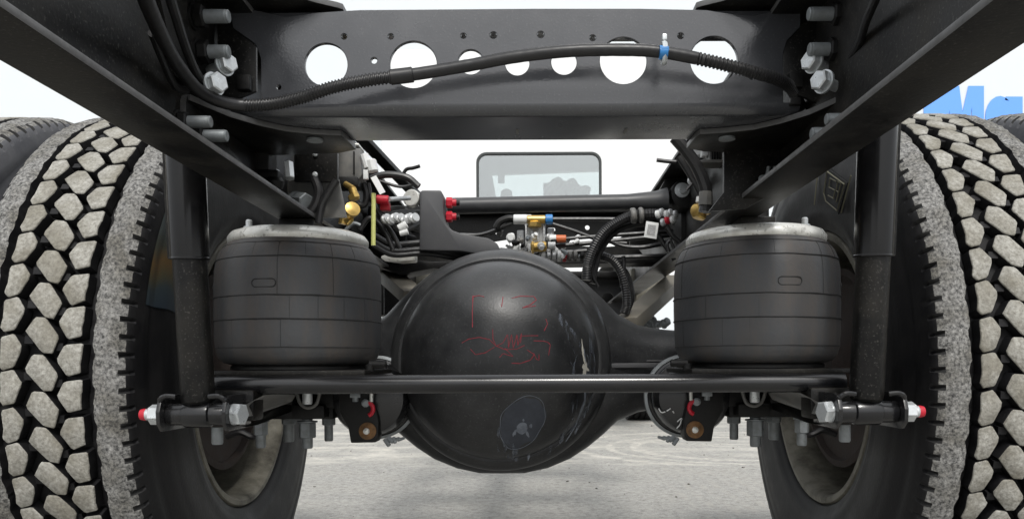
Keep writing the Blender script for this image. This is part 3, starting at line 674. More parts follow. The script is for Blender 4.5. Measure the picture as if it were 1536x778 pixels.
def tyre_mesh(seed, mirror=False):
    nseg = NB*12
    #  x, r, kind: 0 plain 1 rib-top 2 groove wall 3 edge (slots)
    half = [(0.0,0.503,0),(0.074,0.503,0),(0.0775,0.507,2),(0.0805,0.5215,2),(0.088,0.5245,1),(0.104,0.5235,1),(0.118,0.5195,1),(0.127,0.5135,3),(0.1310,0.5085,3),(0.1340,0.5000,0),(0.1365,0.486,0),(0.1395,0.476,0),(0.1380,0.470,0),(0.1410,0.462,0),(0.1450,0.440,0),(0.1475,0.430,0),(0.1470,0.423,0),(0.1485,0.415,0),(0.1490,0.395,0),(0.1475,0.385,0),(0.1470,0.360,0),(0.1440,0.345,0),(0.1450,0.338,0),(0.1400,0.325,0),(0.135,0.316,0),(0.1340,0.308,0),(0.128,0.302,0),(0.120,0.300,0),(0.100,0.298,0)]
    half = [(x, 0.29+(r-0.29)*1.0851, k) for x,r,k in half]
    prof = [(-x,r,k) for x,r,k in reversed(half[1:])]+half
    B = MB(); rings = []
    for i,(x,r,kd) in enumerate(prof):
        ring = []; sg = 1 if x >= 0 else -1
        for k in range(nseg):
            a = 2*pi*k/nseg; xx, rr = x, r; ph = (k/12+ (0.3 if sg > 0 else 0.8))
            if kd in (1,2,3):
                wv = 0.0016*sin(2*pi*ph)+0.0009*sin(4*pi*ph+1)+0.0016*hsh(k*0.9,seed,sg)
                if kd == 2: xx = x - sg*wv
                if kd in (1,): rr = r+0.0026*hsh(k*0.40,x*90,seed)-0.0012*abs(hsh(k*1.9,x*200,seed+3)); xx = x+sg*0.001*hsh(k*1.3,x*80,seed)
                if kd == 3:
                    slot = (k % 6 == 0)
                    if slot: xx = x-sg*0.0062*(0.8+0.6*hsh(k*3.1,seed)); rr = r-0.005
                    else: xx = x+sg*0.0012*hsh(k*1.7,r*300,seed); rr = r+0.0012*hsh(k*1.1,x*300,seed)
            ring.append(B.bm.verts.new((xx,-rr*cos(a),rr*sin(a))))
        rings.append(ring)
    for i in range(len(prof)-1):
        ka, kb = prof[i][2], prof[i+1][2]
        B.mi = 1 if (1 in (ka,kb)) else 0
        for k in range(nseg):
            f = B._f((rings[i][k],rings[i][(k+1)%nseg],rings[i+1][(k+1)%nseg],rings[i+1][k]))
            if f and ka in (1,3) and kb in (1,3) and 3 in (ka,kb) and (k%6 == 0 or k%6 == 5): f.material_index = 2
    # small stones / tie bars at the bottom of the grooves
    return B.mesh('tyre', [M['rubber'], M['rib'], M['seam']], 38)
tm1, tm2 = tyre_mesh(1.0), tyre_mesh(4.0)
tm3 = tm2.copy(); tm3.materials[0] = M['litdustyrubber']
def rim_mesh(s):
    """s=+1: the truck's middle lies towards +X"""
    B = MB(); pr = [(0.302,0.112),(0.303,0.126),(0.299,0.132),(0.289,0.132),(0.283,0.126),(0.279,0.100),(0.276,0.06),(0.272,0.03),(0.270,-0.06),(0.255,-0.10),(0.17,-0.115),(0.10,-0.10),(0.10,-0.108),(0.17,-0.123),(0.262,-0.108),(0.283,-0.098),(0.293,-0.112),(0.300,-0.12)]
    B.lathe((0,0,0),(s,0,0),pr,72,cap=False); return B.mesh('wheel', M['rim'], 40)
def drum_mesh(s):
    B = MB(); B.lathe((0,0,0),(s,0,0),[(0.10,-0.095),(0.205,-0.09),(0.214,-0.06),(0.214,0.05),(0.222,0.055),(0.222,0.085),(0.208,0.088),(0.204,0.075),(0.12,0.070),(0.08,0.09),(0.065,0.12),(0.0,0.12)],56,cap=False); return B.mesh('brake_drum', M['drum'], 40)
wn = 0
def wheel(xc, inner, seed):
    global wn
    s = 1 if xc < 0 else -1
    o = link('wheel', rim_mesh(s)); o.parent = T; o.matrix_parent_inverse = Matrix.Translation(T.location).inverted(); o.location = (xc, YA, CZ-0.012)
    t = link('tyre', (tm1,tm2)[seed % 2] if inner else tm3, o)
    link('brake_drum', drum_mesh(s), o) if inner else None
    off = 0.37*seed*pitch
    B = MB()
    for k in range(NB):
        for ci,(x,ph,poly,_) in enumerate(COLS):
            th = (k+ph)*pitch+off; deg = math.degrees((th+pi)%(2*pi)-pi)
            if inner and -64 < deg < 74:
                b = bpy.data.objects.new('tread_block', blockmesh[ci][(k*7+ci*3) % 5]); COL.objects.link(b); b.parent = o
                b.location = (x,0,0); b.rotation_euler = (-th+0.006*hsh(k*1.3,ci), 0, 0)
            else: block_into(B, x, poly, th)
    B.build('far_tread_blocks', [M['rubber'], M['tread']], o, ang=50, kind='stuff')
    # tie bars between the blocks
    B = MB()
    for k in range(NB):
        for ci,(x,ph) in enumerate(((0.023,0.72),(-0.024,-0.08))):
            th = (k+ph)*pitch+off; r = R0-0.013; c = Vector((x,-r*cos(th),r*sin(th)))
            R_ = Matrix.Rotation(-th,3,'X'); B.box(c,(0.014,0.012,0.012),0.0,R_)
    B.build('tie_bars', M['rubber'], o, kind='stuff')
    return o
WX = 0.771
wl = wheel(-WX, True, 0); wr = wheel(WX, True, 1); wheel(-WX-0.335, False, 3); wheel(WX+0.335, False, 2)
# mud-brown rainbow film on the left inner tyre, raised marks on the right inner tyre
def film_mat():
    m = bpy.data.materials.new('oily_mud_stain'); m.use_nodes = True; t = m.node_tree; N = t.nodes; L = t.links; b = N['Principled BSDF']; o = N['Material Output']
    tc = N.new('ShaderNodeTexCoord'); sp = N.new('ShaderNodeSeparateXYZ'); L.new(tc.outputs['Object'], sp.inputs[0])
    n = N.new('ShaderNodeTexNoise'); n.inputs['Scale'].default_value = 26; n.inputs['Detail'].default_value = 6
    mp = N.new('ShaderNodeMapping'); mp.inputs['Scale'].default_value = (1,1,0.3); L.new(tc.outputs['Object'], mp.inputs[0]); L.new(mp.outputs[0], n.inputs['Vector'])
    a = N.new('ShaderNodeMath'); a.operation = 'MULTIPLY_ADD'; a.inputs[1].default_value = 0.05; L.new(n.outputs['Fac'], a.inputs[0]); L.new(sp.outputs['Z'], a.inputs[2])
    r = N.new('ShaderNodeMapRange'); r.inputs[1].default_value = 0.12; r.inputs[2].default_value = 0.27; L.new(a.outputs[0], r.inputs[0])
    cr = N.new('ShaderNodeValToRGB'); e = cr.color_ramp.elements; e[0].position = 0; e[0].color = (0.02,0.03,0.045,1); e[1].position = 1; e[1].color = (0.05,0.06,0.06,1)
    for p_, c_ in ((0.3,(0.03,0.042,0.048,1)),(0.42,(0.06,0.055,0.032,1)),(0.62,(0.10,0.060,0.022,1)),(0.8,(0.045,0.048,0.035,1))):
        q = e.new(p_); q.color = c_
    L.new(r.outputs[0], cr.inputs[0]); L.new(cr.outputs[0], b.inputs['Base Color']); b.inputs['Roughness'].default_value = 0.45
    return m
B = MB(); fm = film_mat(); pr = [(0.1375,0.484),(0.1402,0.4755),(0.1388,0.470),(0.1418,0.462),(0.1458,0.440),(0.1482,0.430),(0.1478,0.423),(0.1492,0.415),(0.1497,0.395)]
na = 40; g = []
for (x,r) in [(x+0.0006,0.29+(r-0.29)*1.0851) for x,r in pr]: g.append([B.bm.verts.new((x,-r*cos(a),r*sin(a))) for a in [radians(14+24*k/na+2*hsh(k*0.2,r*9)) for k in range(na+1)]])
for A, C in zip(g,g[1:]):
    for k in range(na): B._f((A[k],A[k+1],C[k+1],C[k]))
B.build('mud_stain', fm, wl, ang=60, label='brown and blue oily stain on the sidewall')
# raised lettering panel on the right inner tyre
paint = mat('yellowed_letter', (0.13,0.125,0.085), 0.7)
def on_side(x, r, deg): 
    a = radians(deg); return Vector((x,-r*cos(a),r*sin(a)))
B = MB(); ring = [on_side(-0.1500,r,a) for r,a in ((0.365,72),(0.36,60),(0.43,58),(0.437,74),(0.38,75))]
B.prism(ring,(0.003,0,0)); B.build('sidewall_panel', M['seam'], wr)
for pts in ([(0.370,71.5),(0.366,60.5),(0.424,59),(0.430,73),(0.385,74),(0.370,71.5)],[(0.383,70),(0.383,65),(0.400,65),(0.400,70),(0.418,70),(0.418,65)],[(0.380,62.5),(0.420,61.5),(0.420,64),(0.401,64),(0.401,62)],[(0.455,80),(0.36,82)],[(0.45,56),(0.37,57)]):
    B = MB(); B.tube([on_side(-0.1520,r,a) for r,a in pts],0.0014,6,1); B.build('sidewall_mark', paint, wr)

# ---- U-bolts, nuts and clamp plates below the axle
def ubolt(mf, px, py0, py1, Y, wpx, nutw=None, nuty=None, m='zincdull'):
    a = mf(P(px,py0,Y)); b = mf(P(px,py1,Y)); b.x = a.x; r = wpx/2*Y/F
    B = MB(); B.lathe(a, b-a, [(r,0),(r,(a-b).length-0.003),(r*0.85,(a-b).length)], 18); o = B.build('u_bolt_end', M[m], T)
    if nutw:
        q = mf(P(px,nuty[0],Y)); q2 = mf(P(px,nuty[1],Y)); q2.x = q.x = a.x; rn = nutw/2*Y/F
        B = MB(); B.hexn(q, q2, rn*1.08, rot=0.5); B.lathe(q,(q2-q),[(rn*1.25,-0.003),(rn*1.25,0.0)],20); B.build('nut', M[m], o)
for mf in (ID, mirX(-0.002)):
    ubolt(mf, 461, 628, 672, 1.66, 16, 24, (633,656)); ubolt(mf, 493, 608, 661, 1.75, 13, 19, (622,637))
    ubolt(mf, 433, 625, 662, 1.72, 16, 20, (628,636)); ubolt(mf, 391, 630, 671, 1.60, 15, 20, (632,652))
    ubolt(mf, 326, 640, 666, 1.30, 17); ubolt(mf, 461, 586, 606, 1.52, 15, m='zinc')
    B = MB()
    def bx(x0,y0,x1,y1,Y,dp,bev=0.003):
        p = mf(P(x0,y0,Y)); q = mf(P(x1,y1,Y)); B.box(((p.x+q.x)/2, Y+dp/2, (p.z+q.z)/2),(abs(p.x-q.x),dp,abs(p.z-q.z)),bev)
    bx(392,606,500,628,1.64,0.28); bx(398,588,438,607,1.60,0.2); bx(478,588,515,612,1.62,0.2); bx(438,608,486,627,1.60,0.05)
    cl = B.build('axle_clamp', M['dark'], T)
    B = MB(); pts = [mf(P(x,y,1.58)) for x,y in [(445,588),(450,604),(461,611),(474,606),(480,588)]]; B.tube(pts,0.0035,8,5); B.build('clamp_lip', M['grey'], cl)
    B = MB(); pts = [mf(P(x,y,1.7)) for x,y in [(340,655),(360,648),(380,655),(395,646)]]; B.tube(pts,0.007,8,5); B.build('brake_hose', M['hose'], cl)
    # brake chamber with clamp ring
    c = mf(P(552,598,1.60)); r = 0.080
    B = MB(); B.lathe((c.x,1.78,c.z),(0,-1,0),[(0.05,0),(0.072,0.01),(0.076,0.07),(0.083,0.08),(0.083,0.095),(0.076,0.10),(0.076,0.16),(0.070,0.178),(0.045,0.186),(0.0,0.187)],48,cap=False)
    ch = B.build('brake_chamber', M['black'], T)
    B = MB(); B.lathe((c.x,1.70,c.z),(0,-1,0),[(0.082,0),(0.088,0.002),(0.088,0.016),(0.082,0.018)],48,cap=False); B.build('clamp_band', M['zincdull'], ch)
    B = MB(); pl = [(508,580),(509,618),(522,640),(526,664),(564,663),(567,655),(568,632),(560,600),(560,580)]
    B.prism([mf(P(x,y,1.575)) for x,y in pl],(0,0.045,0),0.003); B.build('slack_bracket', M['dark'], ch)
    q = mf(P(551,646,1.570)); B = MB(); B.lathe(q,(0,-1,0),[(0.017,-0.006),(0.017,0),(0.011,0.002),(0.009,0.004)],20); B.build('rusty_washer', M['rust'], ch)
    B = MB(); B.lathe(q+Vector((-0.001,-0.004,0)),(0,-1,0),[(0.0065,0),(0.006,0.003),(0.002,0.005)],14); B.build('pin_head', M['steelpaint'], ch)
    q = mf(P(550,613,1.565)); B = MB(); sg = 1 if mf is ID else -1
    B.tube([q+Vector((sg*0.0125*cos(t),0,0.013*sin(t))) for t in [radians(-70+k*17) for k in range(11)]],0.0055,8,2,flat=0.8); B.build('red_dust_seal', M['red'], ch, label='red rubber ring')
    B = MB(); q2 = mf(P(548,604,1.568)); B.lathe(q2,(sg*0.3,-1,0),[(0.008,0),(0.008,0.008),(0.005,0.01)],10); B.cyl(mf(P(533,586,1.57)),mf(P(533,602,1.57)),0.006,n=10); B.box(mf(P(533,593,1.565)),(0.02,0.008,0.008),0.001); B.build('adjuster', M['zincdull'], ch)
    B = MB(); B.cyl(mf(P(557,588,1.56)),mf(P(557,602,1.56)),0.0035,n=10); B.build('white_pin', M['steelpaint'], ch)
    # wing clamp bolts at the bottom of the band
    B = MB()
    for (x0,y0,x1,y1,w_) in ((577,658,584,668,.006),(590,655,593,664,.005),(584,661,600,657,.005),(596,660,607,656,.004),(582,656,590,662,.007)):
        B.cyl(mf(P(x0,y0,1.58)),mf(P(x1,y1,1.575)),w_*0.75,n=8,bev=0.001)
    B.build('band_clamp_bolt', M['zincdull'], ch)
    if mf is not ID:   # white paint marks
        for pts in ([(988,612),(992,618),(998,617)],[(1000,616),(1006,612)],[(1009,616),(1011,619)],[(1016,632),(1022,627),(1027,632)],[(1022,629),(1020,636),(1015,642)]):
            B = MB(); B.tube([P(x,y,1.592) for x,y in pts],0.0012,5,3); B.build('paint_mark', M['white'], ch)

# ---- conduit across the crossmember, corrugated at both ends
pts = [P(205,-40,0.72),P(222,8,0.78),P(246,62,0.86),P(268,100,0.92),P(300,137,0.98),P(345,156,1.02),P(400,157,1.035),P(450,147,1.04),P(500,131,1.04),P(555,120,1.045),P(620,112,1.05),P(700,99,1.05),P(770,86,1.045),P(850,77,1.04),P(930,75,1.04),P(990,78,1.04),P(1060,91,1.045),P(1120,106,1.05),P(1165,119,1.06),P(1188,134,1.08),P(1200,160,1.13)]
def rf(i,t):
    base = 0.0080
    if 0.27 < t < 0.475 or t > 0.79: return base*(1.06 if i%6 < 3 else 0.86)
    if 0.475 <= t < 0.50: return base*1.25
    return base*(1+0.03*hsh(i*0.1,1))
B = MB(); B.tube(pts, 0.008, 12, 66, rf=rf); cd = B.build('cable_conduit', M['hose'], T, ang=60)
B = MB(); c = P(996,80,1.04); B.tube([c+Vector((0.0,-0.0105*cos(a),0.0135*sin(a))) for a in [2*pi*k/16 for k in range(17)]],0.0026,6,1,flat=1.4); B.box(c+Vector((0.001,0.004,0.021)),(0.006,0.01,0.008),0.001); B.build('steel_clip', M['zinc'], cd)
B = MB(); B.box(P(997,74,1.029),(0.011,0.005,0.006),0.0015); B.tube([P(989,79,1.035),P(1001,79,1.035)],0.0088,12,1); B.build('tape_band', M['bluep'], cd)
B = MB(); B.tube([P(250,-20,0.80),P(262,20,0.86),P(278,70,0.92),P(296,112,0.98),P(320,140,1.03)],0.0055,10,8); B.tube([P(228,50,0.84),P(246,95,0.9),P(262,128,0.95),P(280,136,0.98)],0.0045,10,8); B.build('brake_line', M['hose'], T)
B = MB(); B.tube([P(1322,-20,0.80),P(1300,30,0.88),P(1290,62,0.93),P(1272,95,0.99)],0.0048,10,8); B.build('brake_line', M['hose'], T)

# ---- torque rod and cast bracket above the differential
B = MB(); a = P(672,309,1.98); b = P(1000,302,1.98)
pts = [a, a+(b-a)*0.85]; B.lathe(a,(b-a),[(0.020,0),(0.020,(b-a).length*0.82),(0.026,(b-a).length*0.95),(0.034,(b-a).length)],28); tr = B.build('torque_rod', M['rod'], T)
B = MB(); e = P(1024,296,2.0); B.lathe(e+Vector((0,-0.05,0)),(0,1,0),[(0.022,0),(0.036,0.004),(0.038,0.02),(0.038,0.08),(0.036,0.1)],28); B.build('rod_eye', M['dark'], tr)
B = MB(); B.lathe(e+Vector((-0.012,-0.054,0.006)),(0,-1,0),[(0.018,0),(0.018,0.004),(0.009,0.005),(0.009,0.012)],16); B.build('rod_bolt', M['zinc'], tr)
pl = [(629,288),(633,285),(661,285),(664,290),(665,322),(669,335),(678,345),(692,350),(733,357),(746,365),(753,380),(740,384),(690,376),(629,375)]
B = MB(); B.prism([P(x,y,1.74) for x,y in pl],(0,0.10,0),0.004); gb = B.build('cast_rod_bracket', M['cast'], T)
for x,y,m_,r in ((620,299,'steelpaint',0.019),):
    B = MB(); B.lathe(P(x,y,1.76),(-0.3,-1,0.1),[(r,0),(r,0.012),(r*0.9,0.014)],24); B.build('grease_cap', M[m_], gb)
for x,y in ((672,304),(672,325)):
    B = MB(); q = P(x,y,1.78); B.hexn(q+Vector((-0.004,0,0)), q+Vector((0.010,0,0)), 0.012); B.lathe(q+Vector((0.010,0,0)),(1,0,0),[(0.008,0),(0.008,0.008),(0.004,0.010)],12); B.build('red_marked_nut', M['red'], gb, label='nut daubed with red paint')
    B = MB(); B.cyl(q+Vector((0.018,0,-0.001)), q+Vector((0.026,0,-0.001)), 0.006, n=12); B.build('thread_end', M['dark'], gb)
# ---- front crossmembers between the rails
Yc = 2.5
hol = []
for hx,hy,r in ((747,349,4),(768,352,4),(830,344,3.5),(881,341,4),(1000,346,4),(700,352,3)):
    cx, cz = XZ(hx,hy,Yc); hol.append(arc2(cx,cz,r*Yc/F,12))
hol.append([XZ(x,y,Yc) for x,y in [(740,362),(765,358),(785,362),(790,384),(745,384)]])
hol.append([XZ(x,y,Yc) for x,y in [(858,356),(868,350),(885,352),(925,350),(945,352),(945,368),(900,371),(850,368)]])
hol.append([XZ(x,y,Yc) for x,y in [(955,370),(985,368),(990,380),(965,383)]])
plate([XZ(x,y,Yc) for x,y in [(602,316),(1000,316),(1000,392),(602,396)]], hol, Yc, 0.008, 'front_crossmember', M['frame'], T)
B = MB(); p0 = P(602,318,Yc-0.06); p1 = P(1000,318,Yc-0.06); B.prism([p0,p1,p1+Vector((0,0.06,0)),p0+Vector((0,0.06,0))],(0,0,0.02),0.002); B.build('crossmember_flange', M['dark'], T)
B = MB(); p0 = P(590,398,Yc-0.1); p1 = P(1004,394,Yc-0.1); B.prism([p0,p1,p1+Vector((0,0.1,0)),p0+Vector((0,0.1,0))],(0,0,0.014),0.002); B.build('crossmember_flange', M['dark'], T)
Yd = 3.3; cx, cz = XZ(912,447,Yd)
plate([XZ(x,y,Yd) for x,y in [(690,412),(958,414),(968,500),(690,500)]],[arc2(cx,cz,9*Yd/F,24)],Yd,0.01,'transmission_crossmember',M['cast'],T)
B = MB(); B.box(P(912,449,3.5),(0.10,0.1,0.10),0.02); B.box(P(820,413,3.25),(0.76,0.10,0.022),0.004); B.build('gearbox_mount', M['dark'], T)
# pale tank / splash panels seen past the axle
for pl in ([(946,402),(965,400),(988,408),(1010,412),(1010,440),(975,450),(950,470),(944,470)],[(608,416),(625,410),(640,407),(662,412),(662,450),(612,450)]):
    B = MB(); B.prism([P(x,y,3.0) for x,y in pl],(0,0.25,0),0.012); B.build('splash_panel', M['rim'], T)
# trailing arms
for A in ([P(940,486,2.00),P(1015,420,2.35)],[P(622,446,2.00),P(565,398,2.35)]):
    B = MB(); B.bar(A[0],A[1],0.06,0.034,bev=0.004); B.build('trailing_arm', M['beige'], T)
B = MB(); B.box(P(968,485,2.2),(0.09,0.05,0.015),0.004)
for i in range(16): B.lathe(P(952+random.random()*50,482+random.random()*8,2.1+0.1*random.random()),(random.uniform(-1,1),-1,random.uniform(-.5,1)),[(0.008,0),(0.008,0.012),(0.004,0.016)],8)
B.build('fitting_cluster', M['zincdull'], T)

# ---- brackets, valves and hoses on the left
def bit(name, m, f, parent=None, label=None):
    B = MB(); f(B); return B.build(name, M[m], parent or T, label=label)
hb = bit('valve_bracket','frame',lambda B: B.prism([P(441,222,1.38),P(506,219,1.38),P(506,272,1.38),P(441,272,1.38)],(0,0.012,0),0.001))
for x,y in ((473,231),(473,262)): bit('bracket_bolt','zinc',lambda B: B.lathe(P(x,y,1.379),(0,-1,0),[(0.0045,0),(0.0045,0.003),(0.0025,0.005)],12), hb)
bit('inner_rail_plate','grey',lambda B: B.prism([P(432,268,1.412),P(508,268,1.412),P(520,326,1.412),P(432,326,1.412)],(0,0.006,0),0.001))
bit('rail_nut','zincdull',lambda B: (B.lathe(P(446,302,1.405),(0.5,-1,0),[(0.018,-0.008),(0.018,0.0)],24), B.hexn(P(447,302,1.40),P(460,303,1.385),0.016)))
for c_ in ((433,244,435,268,1.34),(412,258,416,268,1.30)): bit('rail_bolt','zinc',lambda B: B.hexn(P(c_[0],c_[1],c_[4]),P(c_[2],c_[3],c_[4]-0.01),0.008))
bit('rubber_stop','dark',lambda B: (B.box(P(405,264,1.26),(0.035,0.03,0.014),0.003), B.lathe(P(412,273,1.25),(0,0,1),[(0.012,-0.012),(0.015,0),(0.012,0.006)],16)))
vb = bit('height_valve','grey',lambda B: B.prism([P(508,222,1.60),P(541,222,1.60),P(543,262,1.60),P(538,270,1.60),P(511,270,1.60),P(507,262,1.60)],(0,0.05,0),0.003))
bit('valve_lid','steelpaint',lambda B: B.box(P(524,222,1.625),(0.050,0.055,0.004),0.001), vb)
bit('valve_lip','dark',lambda B: B.box(P(531,244,1.598),(0.003,0.005,0.045),0.001), vb)
bit('valve_foot','dark',lambda B: B.box(P(524,276,1.62),(0.046,0.05,0.02),0.004), vb)
bit('white_fitting','white',lambda B: (B.cyl(P(546,232,1.6),P(552,252,1.6),0.009,n=10), B.cyl(P(556,240,1.6),P(560,258,1.6),0.011,n=10,bev=0.002), B.box(P(549,262,1.6),(0.01,0.01,0.02),0.002)))
bit('brass_elbow','brass',lambda B: (B.cyl(P(528,282,1.56),P(534,300,1.56),0.008,n=12,bev=0.001), B.cyl(P(518,276,1.57),P(530,283,1.56),0.006,n=12), B.hexn(P(529,292,1.555),P(532,299,1.555),0.012)))
bit('brass_fitting','brass',lambda B: (B.cyl(P(517,322,1.50),P(530,314,1.49),0.013,n=16,bev=0.002), B.lathe(P(528,315,1.485),(0.5,-1,0.3),[(0.014,0),(0.014,0.006),(0.009,0.007),(0.004,0.008)],16), B.cyl(P(516,323,1.5),P(514,336,1.5),0.008,n=10), B.hexn(P(520,328,1.5),P(526,334,1.5),0.010)))
for pts,r,m_ in (([(533,300),(540,308),(548,305),(550,290),(545,275)],0.009,'hose'),([(470,262),(478,285),(474,305),(462,322)],0.014,'hose'),([(505,270),(492,290),(482,310),(478,335)],0.011,'hose'),
   ([(552,275),(558,300),(575,330),(590,352),(600,372)],0.006,'hose'),([(556,268),(580,262),(610,266),(628,280)],0.009,'hose'),([(540,345),(552,328),(566,332),(580,352),(590,375)],0.007,'hose'),([(565,270),(600,280),(622,276)],0.004,'hose'),
   ([(516,348),(530,335),(545,340)],0.005,'zincdull'),([(604,262),(610,254),(620,252),(630,249)],0.0045,'dark'),([(545,285),(548,300),(541,310),(530,306)],0.003,'white')):
    bit('air_hose',m_,lambda B: B.tube([P(x,y,1.64 if pts[0][0] > 510 else 1.385) for x,y in pts],r*(0.8 if pts[0][0] > 510 else 0.62),10,8))
bit('level_rod','yellow',lambda B: B.cyl(P(560.5,290,1.60),P(560,368,1.60),0.0045,n=10), label='pale yellow upright rod')
bit('rod_end','red',lambda B: B.cyl(P(565,299,1.62),P(583,300,1.62),0.009,n=14,bev=0.001), label='red push rod sleeve')
bit('push_rod','alu',lambda B: B.cyl(P(583,299,1.62),P(614,297,1.70),0.005,n=10))
bit('red_knob','red',lambda B: B.box(P(578,310,1.64),(0.02,0.02,0.018),0.004))
bit('label_strip','white',lambda B: B.bar(P(560,265,1.58),P(574,290,1.58),0.012,0.002,up=(0.3,-1,0)), label='white paper strip label')
bit('spring_plate','steelpaint',lambda B: (B.prism([P(571,384,1.9),P(600,373,1.9),P(622,380,1.9),P(622,390,1.9),P(600,392,1.9),P(572,388,1.9)],(0,0.05,0),0.003)))
for i in range(7): bit('hose_coupling','alu',lambda B: (B.lathe(P(576+7*i,330+2*sin(i*2),1.62),(0.6,-0.6,0.2),[(0.008,0),(0.010,0.003),(0.010,0.007),(0.007,0.010),(0.009,0.014)],12)))
bit('tube_sleeve','white',lambda B: (B.cyl(P(598,343,1.60),P(610,336,1.60),0.008,n=12,bev=0.001), B.cyl(P(600,350,1.60),P(612,347,1.60),0.006,n=12)))
for y0 in (352,362,368): bit('air_hose','hose',lambda B: B.tube([P(560,y0,1.72),P(590,y0+14,1.74),P(640,y0+12,1.76),P(700,y0+22,1.80)],0.006,8,8))
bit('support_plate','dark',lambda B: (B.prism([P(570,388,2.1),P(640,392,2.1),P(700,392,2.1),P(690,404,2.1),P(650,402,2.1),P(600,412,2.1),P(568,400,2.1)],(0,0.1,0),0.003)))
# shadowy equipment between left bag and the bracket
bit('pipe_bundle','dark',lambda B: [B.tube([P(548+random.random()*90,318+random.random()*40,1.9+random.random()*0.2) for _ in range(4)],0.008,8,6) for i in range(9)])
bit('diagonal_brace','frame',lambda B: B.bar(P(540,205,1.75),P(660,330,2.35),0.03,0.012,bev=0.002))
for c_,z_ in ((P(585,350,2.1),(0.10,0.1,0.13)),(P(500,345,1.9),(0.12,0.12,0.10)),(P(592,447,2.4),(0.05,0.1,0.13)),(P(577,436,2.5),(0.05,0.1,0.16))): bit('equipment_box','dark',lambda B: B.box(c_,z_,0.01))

# ---- valve and hoses in the middle
va = bit('relay_valve','alu',lambda B: (B.box(P(803,352,2.15),(0.055,0.05,0.062),0.006), B.box(P(781,355,2.16),(0.02,0.04,0.03),0.004), B.box(P(803,372,2.15),(0.05,0.05,0.03),0.008), B.box(P(826,350,2.16),(0.018,0.04,0.025),0.004)))
for i in range(4): bit('valve_rib','alu',lambda B: B.box(P(789+9*i,352,2.118),(0.004,0.008,0.055),0.001), va)
bit('white_cap','white',lambda B: (B.lathe(P(766,357,2.13),(0,-1,0),[(0.012,0),(0.012,0.01),(0.008,0.014)],16), B.box(P(770,372,2.15),(0.035,0.03,0.03),0.006), B.box(P(768,364,2.15),(0.016,0.02,0.03),0.003)), va)
bit('white_coupling','white',lambda B: (B.cyl(P(770,329,2.12),P(791,329,2.12),0.013,n=16,bev=0.002), B.box(P(792,331,2.13),(0.02,0.03,0.028),0.003)), va)
bit('brass_tee','brass',lambda B: (B.cyl(P(791,329,2.11),P(818,329,2.11),0.011,n=16,bev=0.001), B.hexn(P(802,333,2.11),P(802,341,2.11),0.018)), va)
bit('brass_valve','brass',lambda B: (B.cyl(P(796,371,2.08),P(820,369,2.08),0.013,n=16,bev=0.003), B.hexn(P(797,371,2.075),P(801,371,2.075),0.016)), va)
bit('blue_collar','bluep',lambda B: B.cyl(P(818,329,2.11),P(829,329,2.11),0.013,n=14,bev=0.002), va)
bit('orange_collar','orange',lambda B: B.cyl(P(834,358,2.11),P(849,358,2.11),0.010,n=14,bev=0.001), va)
bit('white_collar','white',lambda B: (B.cyl(P(822,368,2.08),P(833,368,2.08),0.009,n=14), B.cyl(P(824,358,2.11),P(834,358,2.11),0.011,n=14)), va)
bit('connector','dark',lambda B: (B.tube([P(744,342,2.12),P(750,333,2.12),P(762,328,2.12),P(770,328,2.12)],0.010,10,5), B.tube([P(735,350,2.13),P(752,342,2.12),P(768,336,2.12)],0.006,8,5)), va)
for i,(x,m_) in enumerate([(812,'white'),(820,'alu'),(828,'alu'),(836,'white'),(844,'red'),(852,'grey'),(860,'grey'),(870,'dark')]):
    bit('pipe_coupling',m_,lambda B: (B.lathe(P(x,382+i*0.2,2.09),(1,0,0),[(0.008,0),(0.011,0.002),(0.011,0.009),(0.008,0.011)],12), B.cyl(P(x,389,2.1),P(x+5,389,2.1),0.006,n=8)), va)
for pts,r in (([(829,329),(900,329),(970,330),(1010,332)],0.006),([(829,336),(860,346),(900,360),(940,365)],0.005),([(849,358),(900,354),(960,350),(1010,346)],0.005),([(833,369),(880,365),(960,357),(1010,352)],0.006),([(690,352),(720,352),(745,344),(760,334)],0.005),([(880,388),(930,386),(1000,384)],0.007),([(905,355),(930,368),(960,371),(990,366),(1008,360)],0.006),([(820,376),(850,378),(880,376)],0.006)):
    bit('air_line','hose',lambda B: B.tube([P(x,y,2.12) for x,y in pts],r,8,8))
for i in range(34):
    x_ = 742+random.random()*140; y_ = 350+random.random()*38 if i % 3 else 372+random.random()*16
    r_ = random.uniform(0.005,0.010); d_ = (random.uniform(-1,1),random.uniform(-1,0.2),random.uniform(-0.6,0.6))
    bit('small_fitting',random.choice(['alu','white','zincdull','dark','dark','alu','grey']),lambda B: B.lathe(P(x_,y_,2.06+0.12*random.random()),d_,[(r_*0.7,0),(r_,0.002),(r_,0.010),(r_*0.7,0.013),(r_*0.6,0.02)],8), va)
def loop(pts, Y, r, n=14, corr=False):
    B = MB(); B.tube([P(x,y,Y) for x,y in pts], r, 10, n, rf=(lambda i,t: r*(1+0.10*(i%2))) if corr else None); return B.build('looped_hose', M['hose'], T)
loop([(880,420),(882,400),(890,375),(905,350),(925,334),(950,324),(985,321),(1005,323)],1.95,0.0125,16,True)
loop([(889,425),(893,402),(900,378),(918,352),(945,338),(985,333)],1.97,0.008)
loop([(892,382),(915,388),(930,405),(938,430),(940,455),(936,470)],2.0,0.0105,14,True)
loop([(898,378),(925,392),(942,415),(948,445),(940,470)],2.02,0.007)
loop([(935,384),(936,400),(932,430)],2.0,0.005); loop([(886,395),(890,415),(898,430)],1.96,0.003)
